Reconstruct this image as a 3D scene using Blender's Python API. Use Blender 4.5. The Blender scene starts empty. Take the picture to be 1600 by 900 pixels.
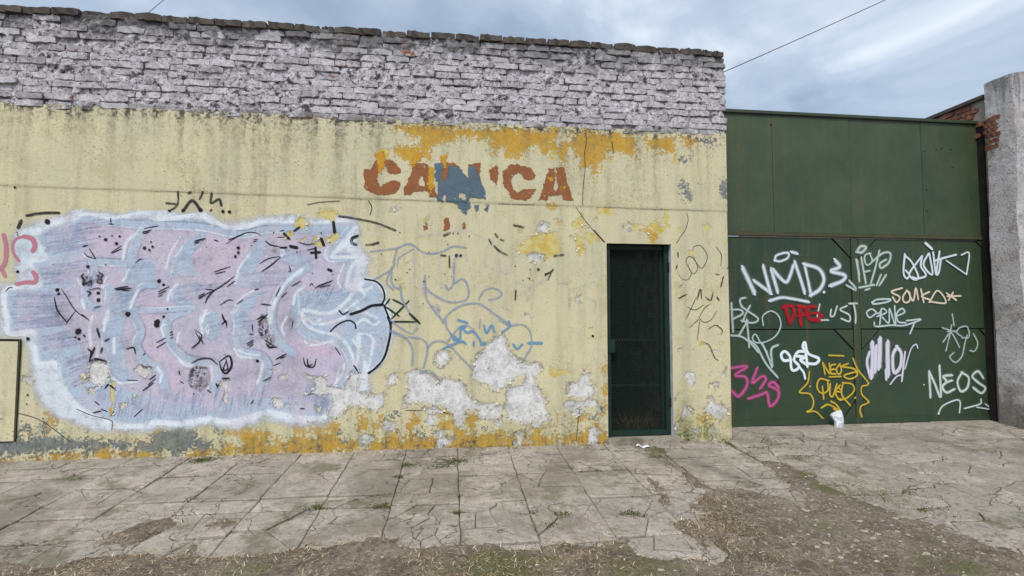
import bpy, bmesh, math, random
import numpy as np
from mathutils import Vector
R = math.radians
random.seed(7); RNG = np.random.default_rng(7)
sc = bpy.context.scene
col = sc.collection

# ------------------------------------------------------------------ camera
F, YAW, PIT, CZ, D = 800.0, R(6.7), R(2.86), 1.42, 5.6
cam_d = bpy.data.cameras.new('camera'); cam = bpy.data.objects.new('camera', cam_d); col.objects.link(cam)
cam_d.sensor_width = 36; cam_d.lens = 36 * F / 1600; cam_d.clip_end = 2000; cam_d.clip_start = 0.02
cam.location = (0, -D, CZ); cam.rotation_euler = (R(90) + PIT, 0, -YAW)
sc.camera = cam

# ------------------------------------------------------------------ sky, sun, exposure
SUN_EL, SUN_AZ = R(52), R(205)          # azimuth measured from +Y towards +X: from behind and left of the camera
wd = bpy.data.worlds.new('World'); sc.world = wd; wd.use_nodes = True
nt = wd.node_tree; nt.nodes.clear()
def wn(t, **k):
    n = nt.nodes.new(t)
    for a, b in k.items(): setattr(n, a, b)
    return n
sky = wn('ShaderNodeTexSky', sky_type='NISHITA', sun_disc=False, sun_elevation=SUN_EL, sun_rotation=SUN_AZ)
sky.dust_density = 2.0
tc = wn('ShaderNodeTexCoord'); mp = wn('ShaderNodeMapping'); mp.inputs['Rotation'].default_value = (0.25, 0.45, 0.5); mp.inputs['Scale'].default_value = (1.6, 2.2, 3.6)
n1 = wn('ShaderNodeTexNoise'); n1.inputs['Scale'].default_value = 1.5; n1.inputs['Detail'].default_value = 6; n1.inputs['Roughness'].default_value = 0.52; n1.inputs['Distortion'].default_value = 0.5
nt.links.new(tc.outputs['Generated'], mp.inputs['Vector']); nt.links.new(mp.outputs[0], n1.inputs['Vector'])
rp = wn('ShaderNodeValToRGB'); e = rp.color_ramp.elements
e[0].position = 0.36; e[0].color = (2.0, 2.55, 3.35, 1); e[1].position = 0.68; e[1].color = (6.0, 6.3, 6.7, 1)
m_ = e = rp.color_ramp.elements.new(0.52); m_.color = (3.25, 3.8, 4.55, 1)
nt.links.new(n1.outputs['Fac'], rp.inputs['Fac'])
mx = wn('ShaderNodeMix', data_type='RGBA'); mx.inputs['Factor'].default_value = 0.85
nt.links.new(sky.outputs[0], mx.inputs['A']); nt.links.new(rp.outputs[0], mx.inputs['B'])
bg = wn('ShaderNodeBackground'); bg.inputs['Strength'].default_value = 0.1
nt.links.new(mx.outputs['Result'], bg.inputs['Color'])
out = wn('ShaderNodeOutputWorld'); nt.links.new(bg.outputs[0], out.inputs[0])
sd = bpy.data.lights.new('sun', 'SUN'); so = bpy.data.objects.new('sun', sd); col.objects.link(so)
sd.energy = 1.5; sd.angle = R(15); sd.color = (1.0, 0.96, 0.9)
sv = Vector((math.sin(SUN_AZ) * math.cos(SUN_EL), math.cos(SUN_AZ) * math.cos(SUN_EL), math.sin(SUN_EL)))
so.rotation_euler = sv.to_track_quat('Z', 'Y').to_euler(); so.location = (-4, -12, 14)
vs = sc.view_settings; vs.view_transform = 'Standard'; vs.look = 'None'; vs.gamma = 1; vs.exposure = 0.88; vs.use_curve_mapping = False
sc.cycles.transparent_max_bounces = 24; sc.cycles.max_bounces = 6

# ------------------------------------------------------------------ survey: measured points to places on the wall, gate and ground
def ray(u, v):
    x = (u - 800) / F; y = -(v - 450) / F
    cp, sp, c, s = math.cos(PIT), math.sin(PIT), math.cos(YAW), math.sin(YAW)
    a, b, z = x, cp - y * sp, sp + y * cp
    return a * c + b * s, -a * s + b * c, z
def W(u, v, Y=0.0):
    a, b, z = ray(u, v); t = (Y + D) / b
    return a * t, CZ + z * t
GS, G0 = 0.05, -0.02
def gz(y): return G0 + GS * y
def G(u, v):
    a, b, z = ray(u, v); t = (CZ - G0 + GS * D) / (GS * b - z)
    return a * t, -D + t * b
VIEW = dict(A=(0, 325, 5), B=(300, 325, 5), C=(0, 495, 5), E=(300, 495, 5), H1=(1130, 370, 5), H2=(1280, 370, 5), H3=(1130, 520, 5), H4=(1280, 520, 5),
            M1=(580, 330, 5), M2=(580, 500, 5), M3=(550, 180, 5), M4=(820, 180, 5), M5=(880, 360, 5), M6=(880, 530, 5), Q=(0, 225, 4), P=(0, 0, 1), T=(0, 297, 2.557))
def pp(s):      # "A 1,2 3,4 | B 5,6" -> measured points
    r = []
    for part in s.split('|'):
        t = part.split(); o = VIEW[t[0]]
        for q in t[1:]:
            a = [float(k) for k in q.split(',')]
            r.append((o[0] + a[0] / o[2], o[1] + a[1] / o[2]))
    return r
def wp(s, Y=0.0): return np.array([W(u, v, Y) for u, v in pp(s)])

# ------------------------------------------------------------------ numpy noise, distances
def vn(x, y, s, seed=0):
    x = np.asarray(x, float) * s + 137.3 * seed; y = np.asarray(y, float) * s + 71.7 * seed
    xi = np.floor(x); yi = np.floor(y); fx = x - xi; fy = y - yi
    fx = fx * fx * (3 - 2 * fx); fy = fy * fy * (3 - 2 * fy)
    def h(a, b):
        q = np.sin(a * 127.1 + b * 311.7 + seed * 17.7) * 43758.5453
        return q - np.floor(q)
    return (h(xi, yi) * (1 - fx) + h(xi + 1, yi) * fx) * (1 - fy) + (h(xi, yi + 1) * (1 - fx) + h(xi + 1, yi + 1) * fx) * fy
def fbm(x, y, s, seed=0, o=4):
    r = 0; a = 0.5
    for i in range(o): r = r + a * vn(x, y, s * 2 ** i, seed + i * 3); a *= 0.5
    return r / (1 - 0.5 ** o)
def segdist(px, py, a, b):
    dx, dy = b[0] - a[0], b[1] - a[1]; L = dx * dx + dy * dy + 1e-12
    t = np.clip(((px - a[0]) * dx + (py - a[1]) * dy) / L, 0, 1)
    return np.hypot(px - a[0] - t * dx, py - a[1] - t * dy)
def polysdf(px, py, P):      # + inside
    d = np.full(px.shape, 1e9); ins = np.zeros(px.shape, bool); n = len(P)
    for i in range(n):
        a, b = P[i], P[(i + 1) % n]
        d = np.minimum(d, segdist(px, py, a, b))
        c = ((a[1] > py) != (b[1] > py))
        xx = (b[0] - a[0]) * (py - a[1]) / (b[1] - a[1] + 1e-12) + a[0]
        ins ^= c & (px < xx)
    return np.where(ins, d, -d)
def add_poly(field, X, Z, P, margin=0.16):
    """field = max(field, sdf) inside the polygon's box only"""
    x0, z0 = P.min(0) - margin; x1, z1 = P.max(0) + margin
    m = (X > x0) & (X < x1) & (Z > z0) & (Z < z1)
    if m.any(): field[m] = np.maximum(field[m], polysdf(X[m], Z[m], P))
def crom(P, k=6):
    P = np.asarray(P, float)
    if len(P) < 3:
        t = np.linspace(0, 1, k + 1)[:, None]; return P[0] * (1 - t) + P[-1] * t
    Q = np.vstack([2 * P[0] - P[1], P, 2 * P[-1] - P[-2]]); r = []
    for i in range(1, len(Q) - 2):
        p0, p1, p2, p3 = Q[i - 1:i + 3]
        for j in range(k):
            t = j / k
            r.append(0.5 * (2 * p1 + (p2 - p0) * t + (2 * p0 - 5 * p1 + 4 * p2 - p3) * t * t + (3 * p1 - p0 - 3 * p2 + p3) * t ** 3))
    r.append(P[-1]); return np.array(r)

# ------------------------------------------------------------------ object helpers
def tag(o, label=None, cat=None, group=None, kind=None):
    for k, v in (('label', label), ('category', cat), ('group', group), ('kind', kind)):
        if v: o[k] = v
    return o
def empty(name, loc=(0, 0, 0)):
    o = bpy.data.objects.new(name, None); o.location = loc; col.objects.link(o); return o
def link(name, me, mat, parent=None):
    o = bpy.data.objects.new(name, me); col.objects.link(o)
    if mat and not me.materials: me.materials.append(mat)
    if parent:
        o.parent = parent
        o.matrix_parent_inverse = parent_world(parent).inverted()
    return o
def parent_world(p):
    from mathutils import Matrix
    m = Matrix.LocRotScale(p.location, p.rotation_euler, p.scale)
    return (parent_world(p.parent) @ p.matrix_parent_inverse @ m) if p.parent else m
def pydata(name, v, f, mat, parent=None, smooth=False):
    me = bpy.data.meshes.new(name); me.from_pydata([tuple(a) for a in v], [], f); me.update()
    if smooth: me.shade_smooth()
    return link(name, me, mat, parent)
def fattr(me, name, arr):
    a = me.attributes.new(name, 'FLOAT', 'POINT'); a.data.foreach_set('value', np.ascontiguousarray(arr, dtype=np.float32).ravel())
def cattr(me, name, arr):
    a = me.attributes.new(name, 'FLOAT_COLOR', 'POINT'); a.data.foreach_set('color', np.ascontiguousarray(arr, dtype=np.float32).ravel())
def npmesh(name, co, quads, smooth=True):
    me = bpy.data.meshes.new(name); n = len(co); m = len(quads); k = quads.shape[1]
    me.vertices.add(n); me.vertices.foreach_set('co', np.ascontiguousarray(co, dtype=np.float32).ravel())
    me.loops.add(m * k); me.loops.foreach_set('vertex_index', np.ascontiguousarray(quads, dtype=np.int32).ravel())
    me.polygons.add(m); me.polygons.foreach_set('loop_start', np.arange(0, m * k, k, dtype=np.int32))
    me.polygons.foreach_set('loop_total', np.full(m, k, dtype=np.int32))
    me.update(calc_edges=True)
    if smooth: me.shade_smooth()
    return me
def gridquads(nx, nz, keep=None):
    i = np.arange(nx * nz).reshape(nz, nx)
    q = np.stack([i[:-1, :-1], i[:-1, 1:], i[1:, 1:], i[1:, :-1]], -1)
    if keep is not None: q = q[keep]
    return q.reshape(-1, 4)
def compact(co, q, *arrs):
    u, inv = np.unique(q, return_inverse=True)
    return (co[u], inv.reshape(q.shape)) + tuple(a[u] for a in arrs)
def boxv(x0, x1, y0, y1, z0, z1):
    v = [(x0, y0, z0), (x1, y0, z0), (x1, y1, z0), (x0, y1, z0), (x0, y0, z1), (x1, y0, z1), (x1, y1, z1), (x0, y1, z1)]
    f = [(0, 3, 2, 1), (4, 5, 6, 7), (0, 1, 5, 4), (1, 2, 6, 5), (2, 3, 7, 6), (3, 0, 4, 7)]
    return v, f
def box(name, b, mat, parent=None, bevel=0.0):
    v, f = boxv(*b); o = pydata(name, v, f, mat, parent)
    if bevel:
        bm = bmesh.new(); bm.from_mesh(o.data)
        bmesh.ops.bevel(bm, geom=bm.edges[:], offset=bevel, segments=2, affect='EDGES'); bm.to_mesh(o.data); bm.free()
    return o
def plate(name, P, y0, y1, mat, parent=None):      # polygon in x,z extruded from y0 (front) to y1 (back)
    n = len(P); v = [(p[0], y0, p[1]) for p in P] + [(p[0], y1, p[1]) for p in P]
    area = sum(P[i][0] * P[(i + 1) % n][1] - P[(i + 1) % n][0] * P[i][1] for i in range(n))
    a = list(range(n)); f = [tuple(a if area > 0 else a[::-1]), tuple((n + i) for i in (a[::-1] if area > 0 else a))]
    for i in range(n):
        j = (i + 1) % n
        f.append((j, i, n + i, n + j) if area > 0 else (i, j, n + j, n + i))
    return pydata(name, v, f, mat, parent)

# ------------------------------------------------------------------ materials
class NB:
    def __init__(s, name):
        s.m = bpy.data.materials.new(name); s.m.use_nodes = True; s.t = s.m.node_tree; s.t.nodes.clear()
        s.out = s.t.nodes.new('ShaderNodeOutputMaterial'); s.b = s.t.nodes.new('ShaderNodeBsdfPrincipled')
        s.t.links.new(s.b.outputs[0], s.out.inputs[0]); s.b.inputs['Roughness'].default_value = 0.85
        s.b.inputs['Specular IOR Level'].default_value = 0.25
        s.pos = s.t.nodes.new('ShaderNodeNewGeometry').outputs['Position']
    def L(s, a, i):
        if hasattr(a, 'links'): s.t.links.new(a, i)
        else: i.default_value = a
    def math(s, op, a, b=0.0, c=None, clamp=False):
        n = s.t.nodes.new('ShaderNodeMath'); n.operation = op; n.use_clamp = clamp
        s.L(a, n.inputs[0]); s.L(b, n.inputs[1])
        if c is not None: s.L(c, n.inputs[2])
        return n.outputs[0]
    def vec(s, scale=(1, 1, 1), src=None, loc=(0, 0, 0)):
        n = s.t.nodes.new('ShaderNodeMapping'); s.L(src or s.pos, n.inputs['Vector']); n.inputs['Scale'].default_value = scale; n.inputs['Location'].default_value = loc
        return n.outputs[0]
    def noise(s, scale, detail=5, rough=0.6, v=None, dist=0.0):
        n = s.t.nodes.new('ShaderNodeTexNoise'); s.L(v or s.pos, n.inputs['Vector'])
        n.inputs['Scale'].default_value = scale; n.inputs['Detail'].default_value = detail; n.inputs['Roughness'].default_value = rough; n.inputs['Distortion'].default_value = dist
        return n.outputs['Fac']
    def voro(s, scale, v=None, feature='F1', out='Distance'):
        n = s.t.nodes.new('ShaderNodeTexVoronoi'); n.feature = feature; s.L(v or s.pos, n.inputs['Vector']); n.inputs['Scale'].default_value = scale
        return n.outputs[out]
    def attr(s, name, o='Fac'):
        n = s.t.nodes.new('ShaderNodeAttribute'); n.attribute_name = name; return n.outputs[o]
    def ramp(s, a, lo, hi, t0=0.0, t1=1.0):
        n = s.t.nodes.new('ShaderNodeMapRange'); s.L(a, n.inputs['Value']); n.interpolation_type = 'SMOOTHSTEP'
        n.inputs['From Min'].default_value = lo; n.inputs['From Max'].default_value = hi; n.inputs['To Min'].default_value = t0; n.inputs['To Max'].default_value = t1
        return n.outputs[0]
    def mix(s, f, a, b, mode='MIX'):
        n = s.t.nodes.new('ShaderNodeMix'); n.data_type = 'RGBA'; n.blend_type = mode
        s.L(f, n.inputs['Factor'])
        for x, k in ((a, 'A'), (b, 'B')): s.L(x if hasattr(x, 'links') else (*x[:3], 1), n.inputs[k])
        return n.outputs['Result']
    def warp(s, scale, amt, v=None):
        n = s.t.nodes.new('ShaderNodeTexNoise'); s.L(v or s.pos, n.inputs['Vector']); n.inputs['Scale'].default_value = scale; n.inputs['Detail'].default_value = 4
        m = s.t.nodes.new('ShaderNodeVectorMath'); m.operation = 'MULTIPLY_ADD'; s.L(n.outputs['Color'], m.inputs[0]); m.inputs[1].default_value = (amt,) * 3; s.L(v or s.pos, m.inputs[2])
        return m.outputs[0]
    def rand(s):
        return s.t.nodes.new('ShaderNodeObjectInfo').outputs['Random']
    def bump(s, h, strength=0.5, dist=0.01, normal=None):
        n = s.t.nodes.new('ShaderNodeBump'); n.inputs['Strength'].default_value = strength; n.inputs['Distance'].default_value = dist
        s.L(h, n.inputs['Height'])
        if normal: s.L(normal, n.inputs['Normal'])
        s.t.links.new(n.outputs[0], s.b.inputs['Normal']); return n.outputs[0]
    def color(s, c): s.L(c if hasattr(c, 'links') else (*c[:3], 1), s.b.inputs['Base Color'])
    def rough(s, r): s.L(r, s.b.inputs['Roughness'])
    def alpha(s, a): s.L(a, s.b.inputs['Alpha'])
    def pix(s): return s.t.nodes.new('ShaderNodeSeparateXYZ')
    def xyz(s):
        n = s.t.nodes.new('ShaderNodeSeparateXYZ'); s.L(s.pos, n.inputs[0]); return n.outputs
def srgb(r, g, b):
    f = lambda c: (c / 255 / 12.92) if c / 255 <= 0.04045 else ((c / 255 + 0.055) / 1.055) ** 2.4
    return (f(r), f(g), f(b))

def mat_wall():
    s = NB('weathered_paint')
    fine = s.noise(34, 8, 0.68); mid = s.noise(9, 7, 0.62); low = s.noise(1.3, 5, 0.6)
    nf = s.math('SUBTRACT', fine, 0.5); nm = s.math('SUBTRACT', mid, 0.5)
    def mask(name, a1, a2, w):
        v = s.math('ADD', s.math('MULTIPLY_ADD', nf, a1, s.attr(name)), s.math('MULTIPLY', nm, a2))
        return s.ramp(v, -w, w)
    white = mask('a_white', 0.17, 0.20, 0.004)
    orange = mask('a_orange', 0.42, 0.30, 0.014)
    blue = mask('a_blue', 0.40, 0.30, 0.012)
    yel = mask('a_yellow', 0.17, 0.16, 0.006)
    streak = s.noise(1, 6, 0.65, s.vec((7, 7, 0.55))); streak2 = s.noise(1, 5, 0.6, s.vec((26, 26, 1.6)))
    blot = s.noise(3.2, 7, 0.68); grit = s.noise(85, 4, 0.7)
    base = s.mix(s.ramp(low, 0.36, 0.64), (0.67, 0.605, 0.385), (0.60, 0.56, 0.375))
    base = s.mix(s.ramp(streak, 0.48, 0.68, 0, 0.55), base, (0.46, 0.43, 0.29))
    base = s.mix(s.ramp(streak2, 0.5, 0.7, 0, 0.22), base, (0.68, 0.63, 0.46))
    base = s.mix(s.ramp(blot, 0.52, 0.66, 0, 0.5), base, (0.50, 0.44, 0.24))
    base = s.mix(s.ramp(mid, 0.54, 0.68, 0, 0.5), base, (0.66, 0.62, 0.47))
    base = s.mix(s.ramp(grit, 0.54, 0.66, 0, 0.6), base, (0.32, 0.29, 0.19))
    gn = s.math('MULTIPLY', s.attr('a_grime'), s.ramp(s.math('ADD', streak, s.math('MULTIPLY', nf, 0.9)), 0.36, 0.66))
    layer = s.mix(yel, base, s.mix(s.ramp(mid, 0.42, 0.58), (0.60, 0.44, 0.10), (0.63, 0.56, 0.26)))
    layer = s.mix(orange, layer, s.mix(s.ramp(fine, 0.35, 0.65), (0.50, 0.28, 0.03), (0.62, 0.385, 0.075)))
    layer = s.mix(blue, layer, s.mix(s.ramp(mid, 0.35, 0.65), (0.15, 0.175, 0.19), (0.24, 0.245, 0.225)))
    pl = s.mix(s.ramp(mid, 0.40, 0.62), (0.76, 0.75, 0.745), (0.57, 0.56, 0.545)); pl = s.mix(s.ramp(fine, 0.54, 0.64, 0, .6), pl, (0.40, 0.38, 0.35))
    pits = s.ramp(s.voro(30), 0.10, 0.17); pits = s.math('MAXIMUM', pits, s.ramp(s.noise(7, 3), 0.45, 0.55))
    pl = s.mix(pits, (0.16, 0.145, 0.12), pl)
    c = s.mix(white, layer, pl)
    rim = s.math('SUBTRACT', mask('a_rim', 0.17, 0.20, 0.008), white)
    c = s.mix(s.ramp(rim, 0.2, 1.0, 0, 0.5), c, s.mix(s.ramp(mid, .45, .55), (0.68, 0.65, 0.50), (0.24, 0.20, 0.13)))  # curled paint tone round the peels, with their rim shadow put into the colour
    # scattered small chips through to dark grime, and soil film
    sp = s.math('MULTIPLY', s.ramp(s.noise(48, 4, 0.7), 0.60, 0.65), s.ramp(s.noise(3.1, 3), 0.46, 0.60)); dots = s.math('MULTIPLY', s.ramp(s.voro(11, s.warp(5, .1)), 0.05, 0.09, 1, 0), s.ramp(s.noise(2.3, 3, .6, s.vec(loc=(4, 4, 4))), .48, .54)); sp = s.math('MAXIMUM', sp, dots)
    c = s.mix(s.math('MULTIPLY', sp, 0.75), c, (0.10, 0.09, 0.07))
    alg = s.math('MULTIPLY', s.attr('a_algae'), s.ramp(blot, .38, .60)); c = s.mix(s.math('MULTIPLY', alg, .75), c, s.mix(s.ramp(fine, .4, .6), (0.36, 0.34, 0.08), (0.20, 0.20, 0.06)))
    c = s.mix(s.math('MULTIPLY', gn, s.ramp(s.noise(13, 6, .75), .40, .60, .25, 1.0), clamp=True), c, (0.085, 0.082, 0.068))
    s.color(c)
    hgt = s.math('ADD', s.math('MULTIPLY', white, -1.0), s.math('MULTIPLY', fine, 0.35))
    hgt = s.math('SUBTRACT', hgt, s.math('MULTIPLY', s.math('MAXIMUM', yel, orange), 0.25))
    s.bump(hgt, 1.0, 0.010)
    s.rough(s.math('MULTIPLY_ADD', fine, 0.2, 0.7)); return s.m
def mat_mural():
    s = NB('mural_spray_paint')
    fine = s.noise(34, 8, 0.68); mid = s.noise(9, 7, 0.62)
    nf = s.math('SUBTRACT', fine, 0.5); nm = s.math('SUBTRACT', mid, 0.5)
    v = s.math('ADD', s.math('MULTIPLY_ADD', nf, 0.17, s.attr('a_white')), s.math('MULTIPLY', nm, 0.20))
    gone = s.ramp(v, -0.004, 0.004)
    a = s.attr('paint', 'Alpha'); a = s.ramp(s.math('ADD', a, s.math('MULTIPLY', nf, 0.8)), 0.12, 0.7)
    chips = s.math('MULTIPLY', s.ramp(s.noise(26, 6, 0.7, s.vec((1, 1, 1), loc=(3, 0, 5))), 0.60, 0.63), s.ramp(s.noise(2.3, 3), 0.48, 0.58))
    a = s.math('MULTIPLY', a, s.math('SUBTRACT', 1.0, chips)); a = s.math('MULTIPLY', a, s.math('SUBTRACT', 1.0, gone))
    c = s.mix(s.ramp(mid, 0.46, 0.66, 0, 0.5), s.attr('paint', 'Color'), (0.30, 0.31, 0.37)); c = s.mix(s.ramp(s.noise(3.5, 6, .65), .48, .64, 0, .45), c, (0.60, 0.53, 0.60)); c = s.mix(s.ramp(fine, 0.53, 0.64, 0, .4), c, (0.72, 0.73, 0.74))
    c = s.mix(s.ramp(s.noise(1, 5, 0.6, s.vec((22, 22, 3))), 0.5, 0.8, 0, 0.25), c, (0.66, 0.68, 0.72))
    sp = s.math('MULTIPLY', s.ramp(s.noise(60, 3, 0.7), 0.60, 0.66), 0.6)
    c = s.mix(sp, c, (0.09, 0.09, 0.10))
    s.color(c); s.alpha(a); s.bump(fine, 0.3, 0.003); s.rough(0.7); return s.m
def mat_sheet(name, c1, c2, amp=0.05):
    s = NB(name); fine = s.noise(34, 8, 0.68); mid = s.noise(11, 7, 0.65)
    v = s.math('ADD', s.math('MULTIPLY_ADD', s.math('SUBTRACT', fine, 0.5), amp, s.attr('sdf')), s.math('MULTIPLY', s.math('SUBTRACT', mid, 0.5), amp))
    a = s.ramp(v, -0.003, 0.003)
    chip = s.ramp(s.noise(30, 7, 0.72, s.vec((1, 1, 1), loc=(8, 1, 2))), 0.60, 0.62)
    s.alpha(s.math('MULTIPLY', a, s.math('SUBTRACT', 1.0, chip)))
    s.color(s.mix(s.ramp(mid, 0.3, 0.7), c1, c2)); s.bump(fine, 0.35, 0.003); return s.m
def mat_stroke():
    s = NB('spray_paint_line')
    e = s.math('SUBTRACT', 1.0, s.math('ABSOLUTE', s.attr('edge')))
    n = s.noise(55, 5, 0.7); n2 = s.noise(14, 4, 0.6)
    soft = s.attr('soft')
    a = s.math('DIVIDE', e, s.math('MAXIMUM', soft, 0.03), clamp=True)
    a = s.math('MULTIPLY', a, a)
    w = s.ramp(s.math('MULTIPLY_ADD', s.math('SUBTRACT', n, 0.5), 1.1, s.math('MULTIPLY_ADD', s.math('SUBTRACT', n2, 0.5), 1.1, s.attr('op'))), 0.25, 0.85)
    s.alpha(s.math('MULTIPLY', s.math('MULTIPLY', a, w), s.attr('op')))
    s.color(s.attr('col', 'Color')); s.rough(0.65); return s.m
def mat_brickpaint(name='whitewashed_brick', mortar=False):
    s = NB(name); x, y, z = s.xyz()
    fine = s.noise(60, 7, 0.7); mid = s.noise(14, 6, 0.65); low = s.noise(1.6, 5, 0.65, s.vec((1, 1, 1.7))); lo2 = s.noise(5, 4, 0.6)
    c = s.mix(s.ramp(mid, 0.38, 0.64), (0.62, 0.59, 0.625), (0.42, 0.395, 0.415))
    c = s.mix(s.ramp(s.noise(36, 6, .78), 0.51, 0.60, 0, 0.9), c, (0.11, 0.10, 0.105))
    c = s.mix(s.ramp(lo2, 0.50, 0.62, 0, .4), c, (0.22, 0.21, 0.22))
    if mortar: c = s.mix(s.ramp(mid, 0.50, 0.60), c, (0.07, 0.066, 0.07))
    # black algae and soot running down from the coping
    hgt = s.ramp(z, 3.85, 4.52, -0.16, 0.28)
    st = s.ramp(s.math('ADD', s.math('ADD', low, hgt), s.math('MULTIPLY', s.math('SUBTRACT', mid, 0.5), 0.5)), 0.50, 0.80)
    c = s.mix(s.math('MULTIPLY', st, 0.86), c, (0.085, 0.082, 0.08))
    bt = s.math('MULTIPLY', s.ramp(z, 3.50, 3.62, 1, 0), s.ramp(lo2, 0.38, 0.6)); c = s.mix(s.math('MULTIPLY', bt, 0.8), c, (0.10, 0.095, 0.085))
    if not mortar:
        c = s.mix(s.ramp(s.rand(), 0.35, 1.0, 0, 0.45), c, (0.70, 0.68, 0.69)); c = s.mix(s.ramp(s.rand(), 0.22, 0.0, 0, 0.45), c, (0.19, 0.18, 0.185))
        red = s.math('MULTIPLY', s.ramp(s.noise(9, 5, 0.6, s.vec(loc=(2, 4, 1))), 0.60, 0.64), s.ramp(s.noise(1.1, 2), 0.5, 0.6)); c = s.mix(red, c, (0.25, 0.10, 0.055))
    s.color(c); s.bump(s.math('ADD', mid, s.math('MULTIPLY', fine, 0.7)), 0.9, 0.012); s.rough(0.92); return s.m
def mat_simple(name, c1, c2, scale=10, bump=0.4, bd=0.004, rough=0.85, rnd=0.0, c3=None):
    s = NB(name); mid = s.noise(scale, 7, 0.65); fine = s.noise(scale * 6, 5, 0.7)
    c = s.mix(s.ramp(mid, 0.3, 0.7), c1, c2)
    if c3: c = s.mix(s.ramp(fine, 0.56, 0.68), c, c3)
    if rnd: c = s.mix(s.math('MULTIPLY', s.rand(), rnd), c, tuple(k * 0.35 for k in c1))
    s.color(c); s.rough(rough)
    if bump: s.bump(s.math('ADD', mid, s.math('MULTIPLY', fine, 0.5)), bump, bd)
    return s.m
def mat_gate(name, c1, c2):
    s = NB(name); x, y, z = s.xyz()
    mid = s.noise(3.0, 6, 0.6); fine = s.noise(45, 5, 0.7); st = s.noise(1, 6, 0.6, s.vec((9, 9, 0.45)))
    c = s.mix(s.ramp(mid, 0.3, 0.72), c1, c2)
    c = s.mix(s.ramp(st, 0.48, 0.70, 0, 0.25), c, (0.09, 0.095, 0.045)); c = s.mix(s.ramp(s.noise(14, 6, .7), 0.52, 0.68, 0, 0.4), c, (0.03, 0.06, 0.035))
    c = s.mix(s.ramp(s.noise(1.1, 4), 0.45, 0.75, 0, 0.5), c, (0.022, 0.047, 0.030))
    c = s.mix(s.ramp(s.rand(), 0, 1, 0, 0.25), c, (0.06, 0.10, 0.05))
    rust = s.math('MULTIPLY', s.ramp(s.math('ADD', st, s.math('MULTIPLY', s.math('SUBTRACT', fine, 0.5), 0.6)), 0.64, 0.72), 0.5)
    c = s.mix(rust, c, (0.15, 0.075, 0.025))
    sp = s.ramp(s.noise(90, 2, 0.5), 0.72, 0.76); c = s.mix(sp, c, (0.04, 0.03, 0.02))
    s.color(c); s.rough(s.ramp(mid, 0.2, 0.8, 0.42, 0.62)); s.b.inputs['Specular IOR Level'].default_value = 0.4
    s.bump(s.math('ADD', s.noise(2.2, 3), s.math('MULTIPLY', fine, 0.04)), 0.35, 0.02); return s.m
def mat_concrete(name, dark=1.0, hair=3.2):
    s = NB(name); mid = s.noise(4.5, 7, 0.68); fine = s.noise(55, 6, 0.75); lo = s.noise(0.9, 5, 0.6); g = s.noise(16, 6, 0.72)
    k_ = lambda *c: (c[0] * dark, c[1] * dark * .98, c[2] * dark * .93)
    c = s.mix(s.ramp(mid, 0.38, 0.62), k_(0.45, 0.40, 0.35), k_(0.30, 0.265, 0.228))
    c = s.mix(s.ramp(lo, 0.40, 0.62, 0, 0.6), c, k_(0.49, 0.445, 0.405))
    c = s.mix(s.ramp(g, 0.49, 0.64, 0, 0.75), c, k_(0.20, 0.175, 0.15))
    c = s.mix(s.ramp(s.noise(9, 6, .7, s.vec(loc=(9, 1, 3))), 0.53, 0.66, 0, 0.7), c, k_(0.56, 0.52, 0.48))
    c = s.mix(s.ramp(fine, 0.52, 0.63, 0, 0.75), c, (0.12, 0.10, 0.085))
    c = s.mix(s.ramp(s.noise(110, 2, 0.5), 0.60, 0.66, 0, 0.6), c, (0.58, 0.55, 0.50))
    c = s.mix(s.ramp(s.rand(), 0, 1, 0, 0.4), c, k_(0.25, 0.232, 0.205))
    c = s.mix(s.ramp(s.noise(0.75, 6, .68, s.vec(loc=(2.2, 5, 1))), 0.50, 0.62, 0, 0.6), c, k_(0.155, 0.135, 0.105))
    ed = s.voro(hair, s.warp(3.0, 0.45), 'DISTANCE_TO_EDGE')
    hl = s.math('MULTIPLY', s.ramp(ed, 0.003, 0.012, 1, 0), s.ramp(s.noise(1.7, 3, .5, s.vec(loc=(1, 7, 0))), 0.47, 0.53)); c = s.mix(s.math('MULTIPLY', hl, .8), c, (0.075, 0.065, 0.045))
    mo = s.math('MULTIPLY', s.ramp(s.noise(2.2, 6, 0.7, s.vec(loc=(5, 2, 0))), 0.54, 0.66), 0.6); c = s.mix(mo, c, (0.10, 0.10, 0.045))
    s.color(c); s.bump(s.math('SUBTRACT', s.math('ADD', g, s.math('MULTIPLY', fine, 0.9)), hl), 0.9, 0.010); s.rough(0.92); return s.m
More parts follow.
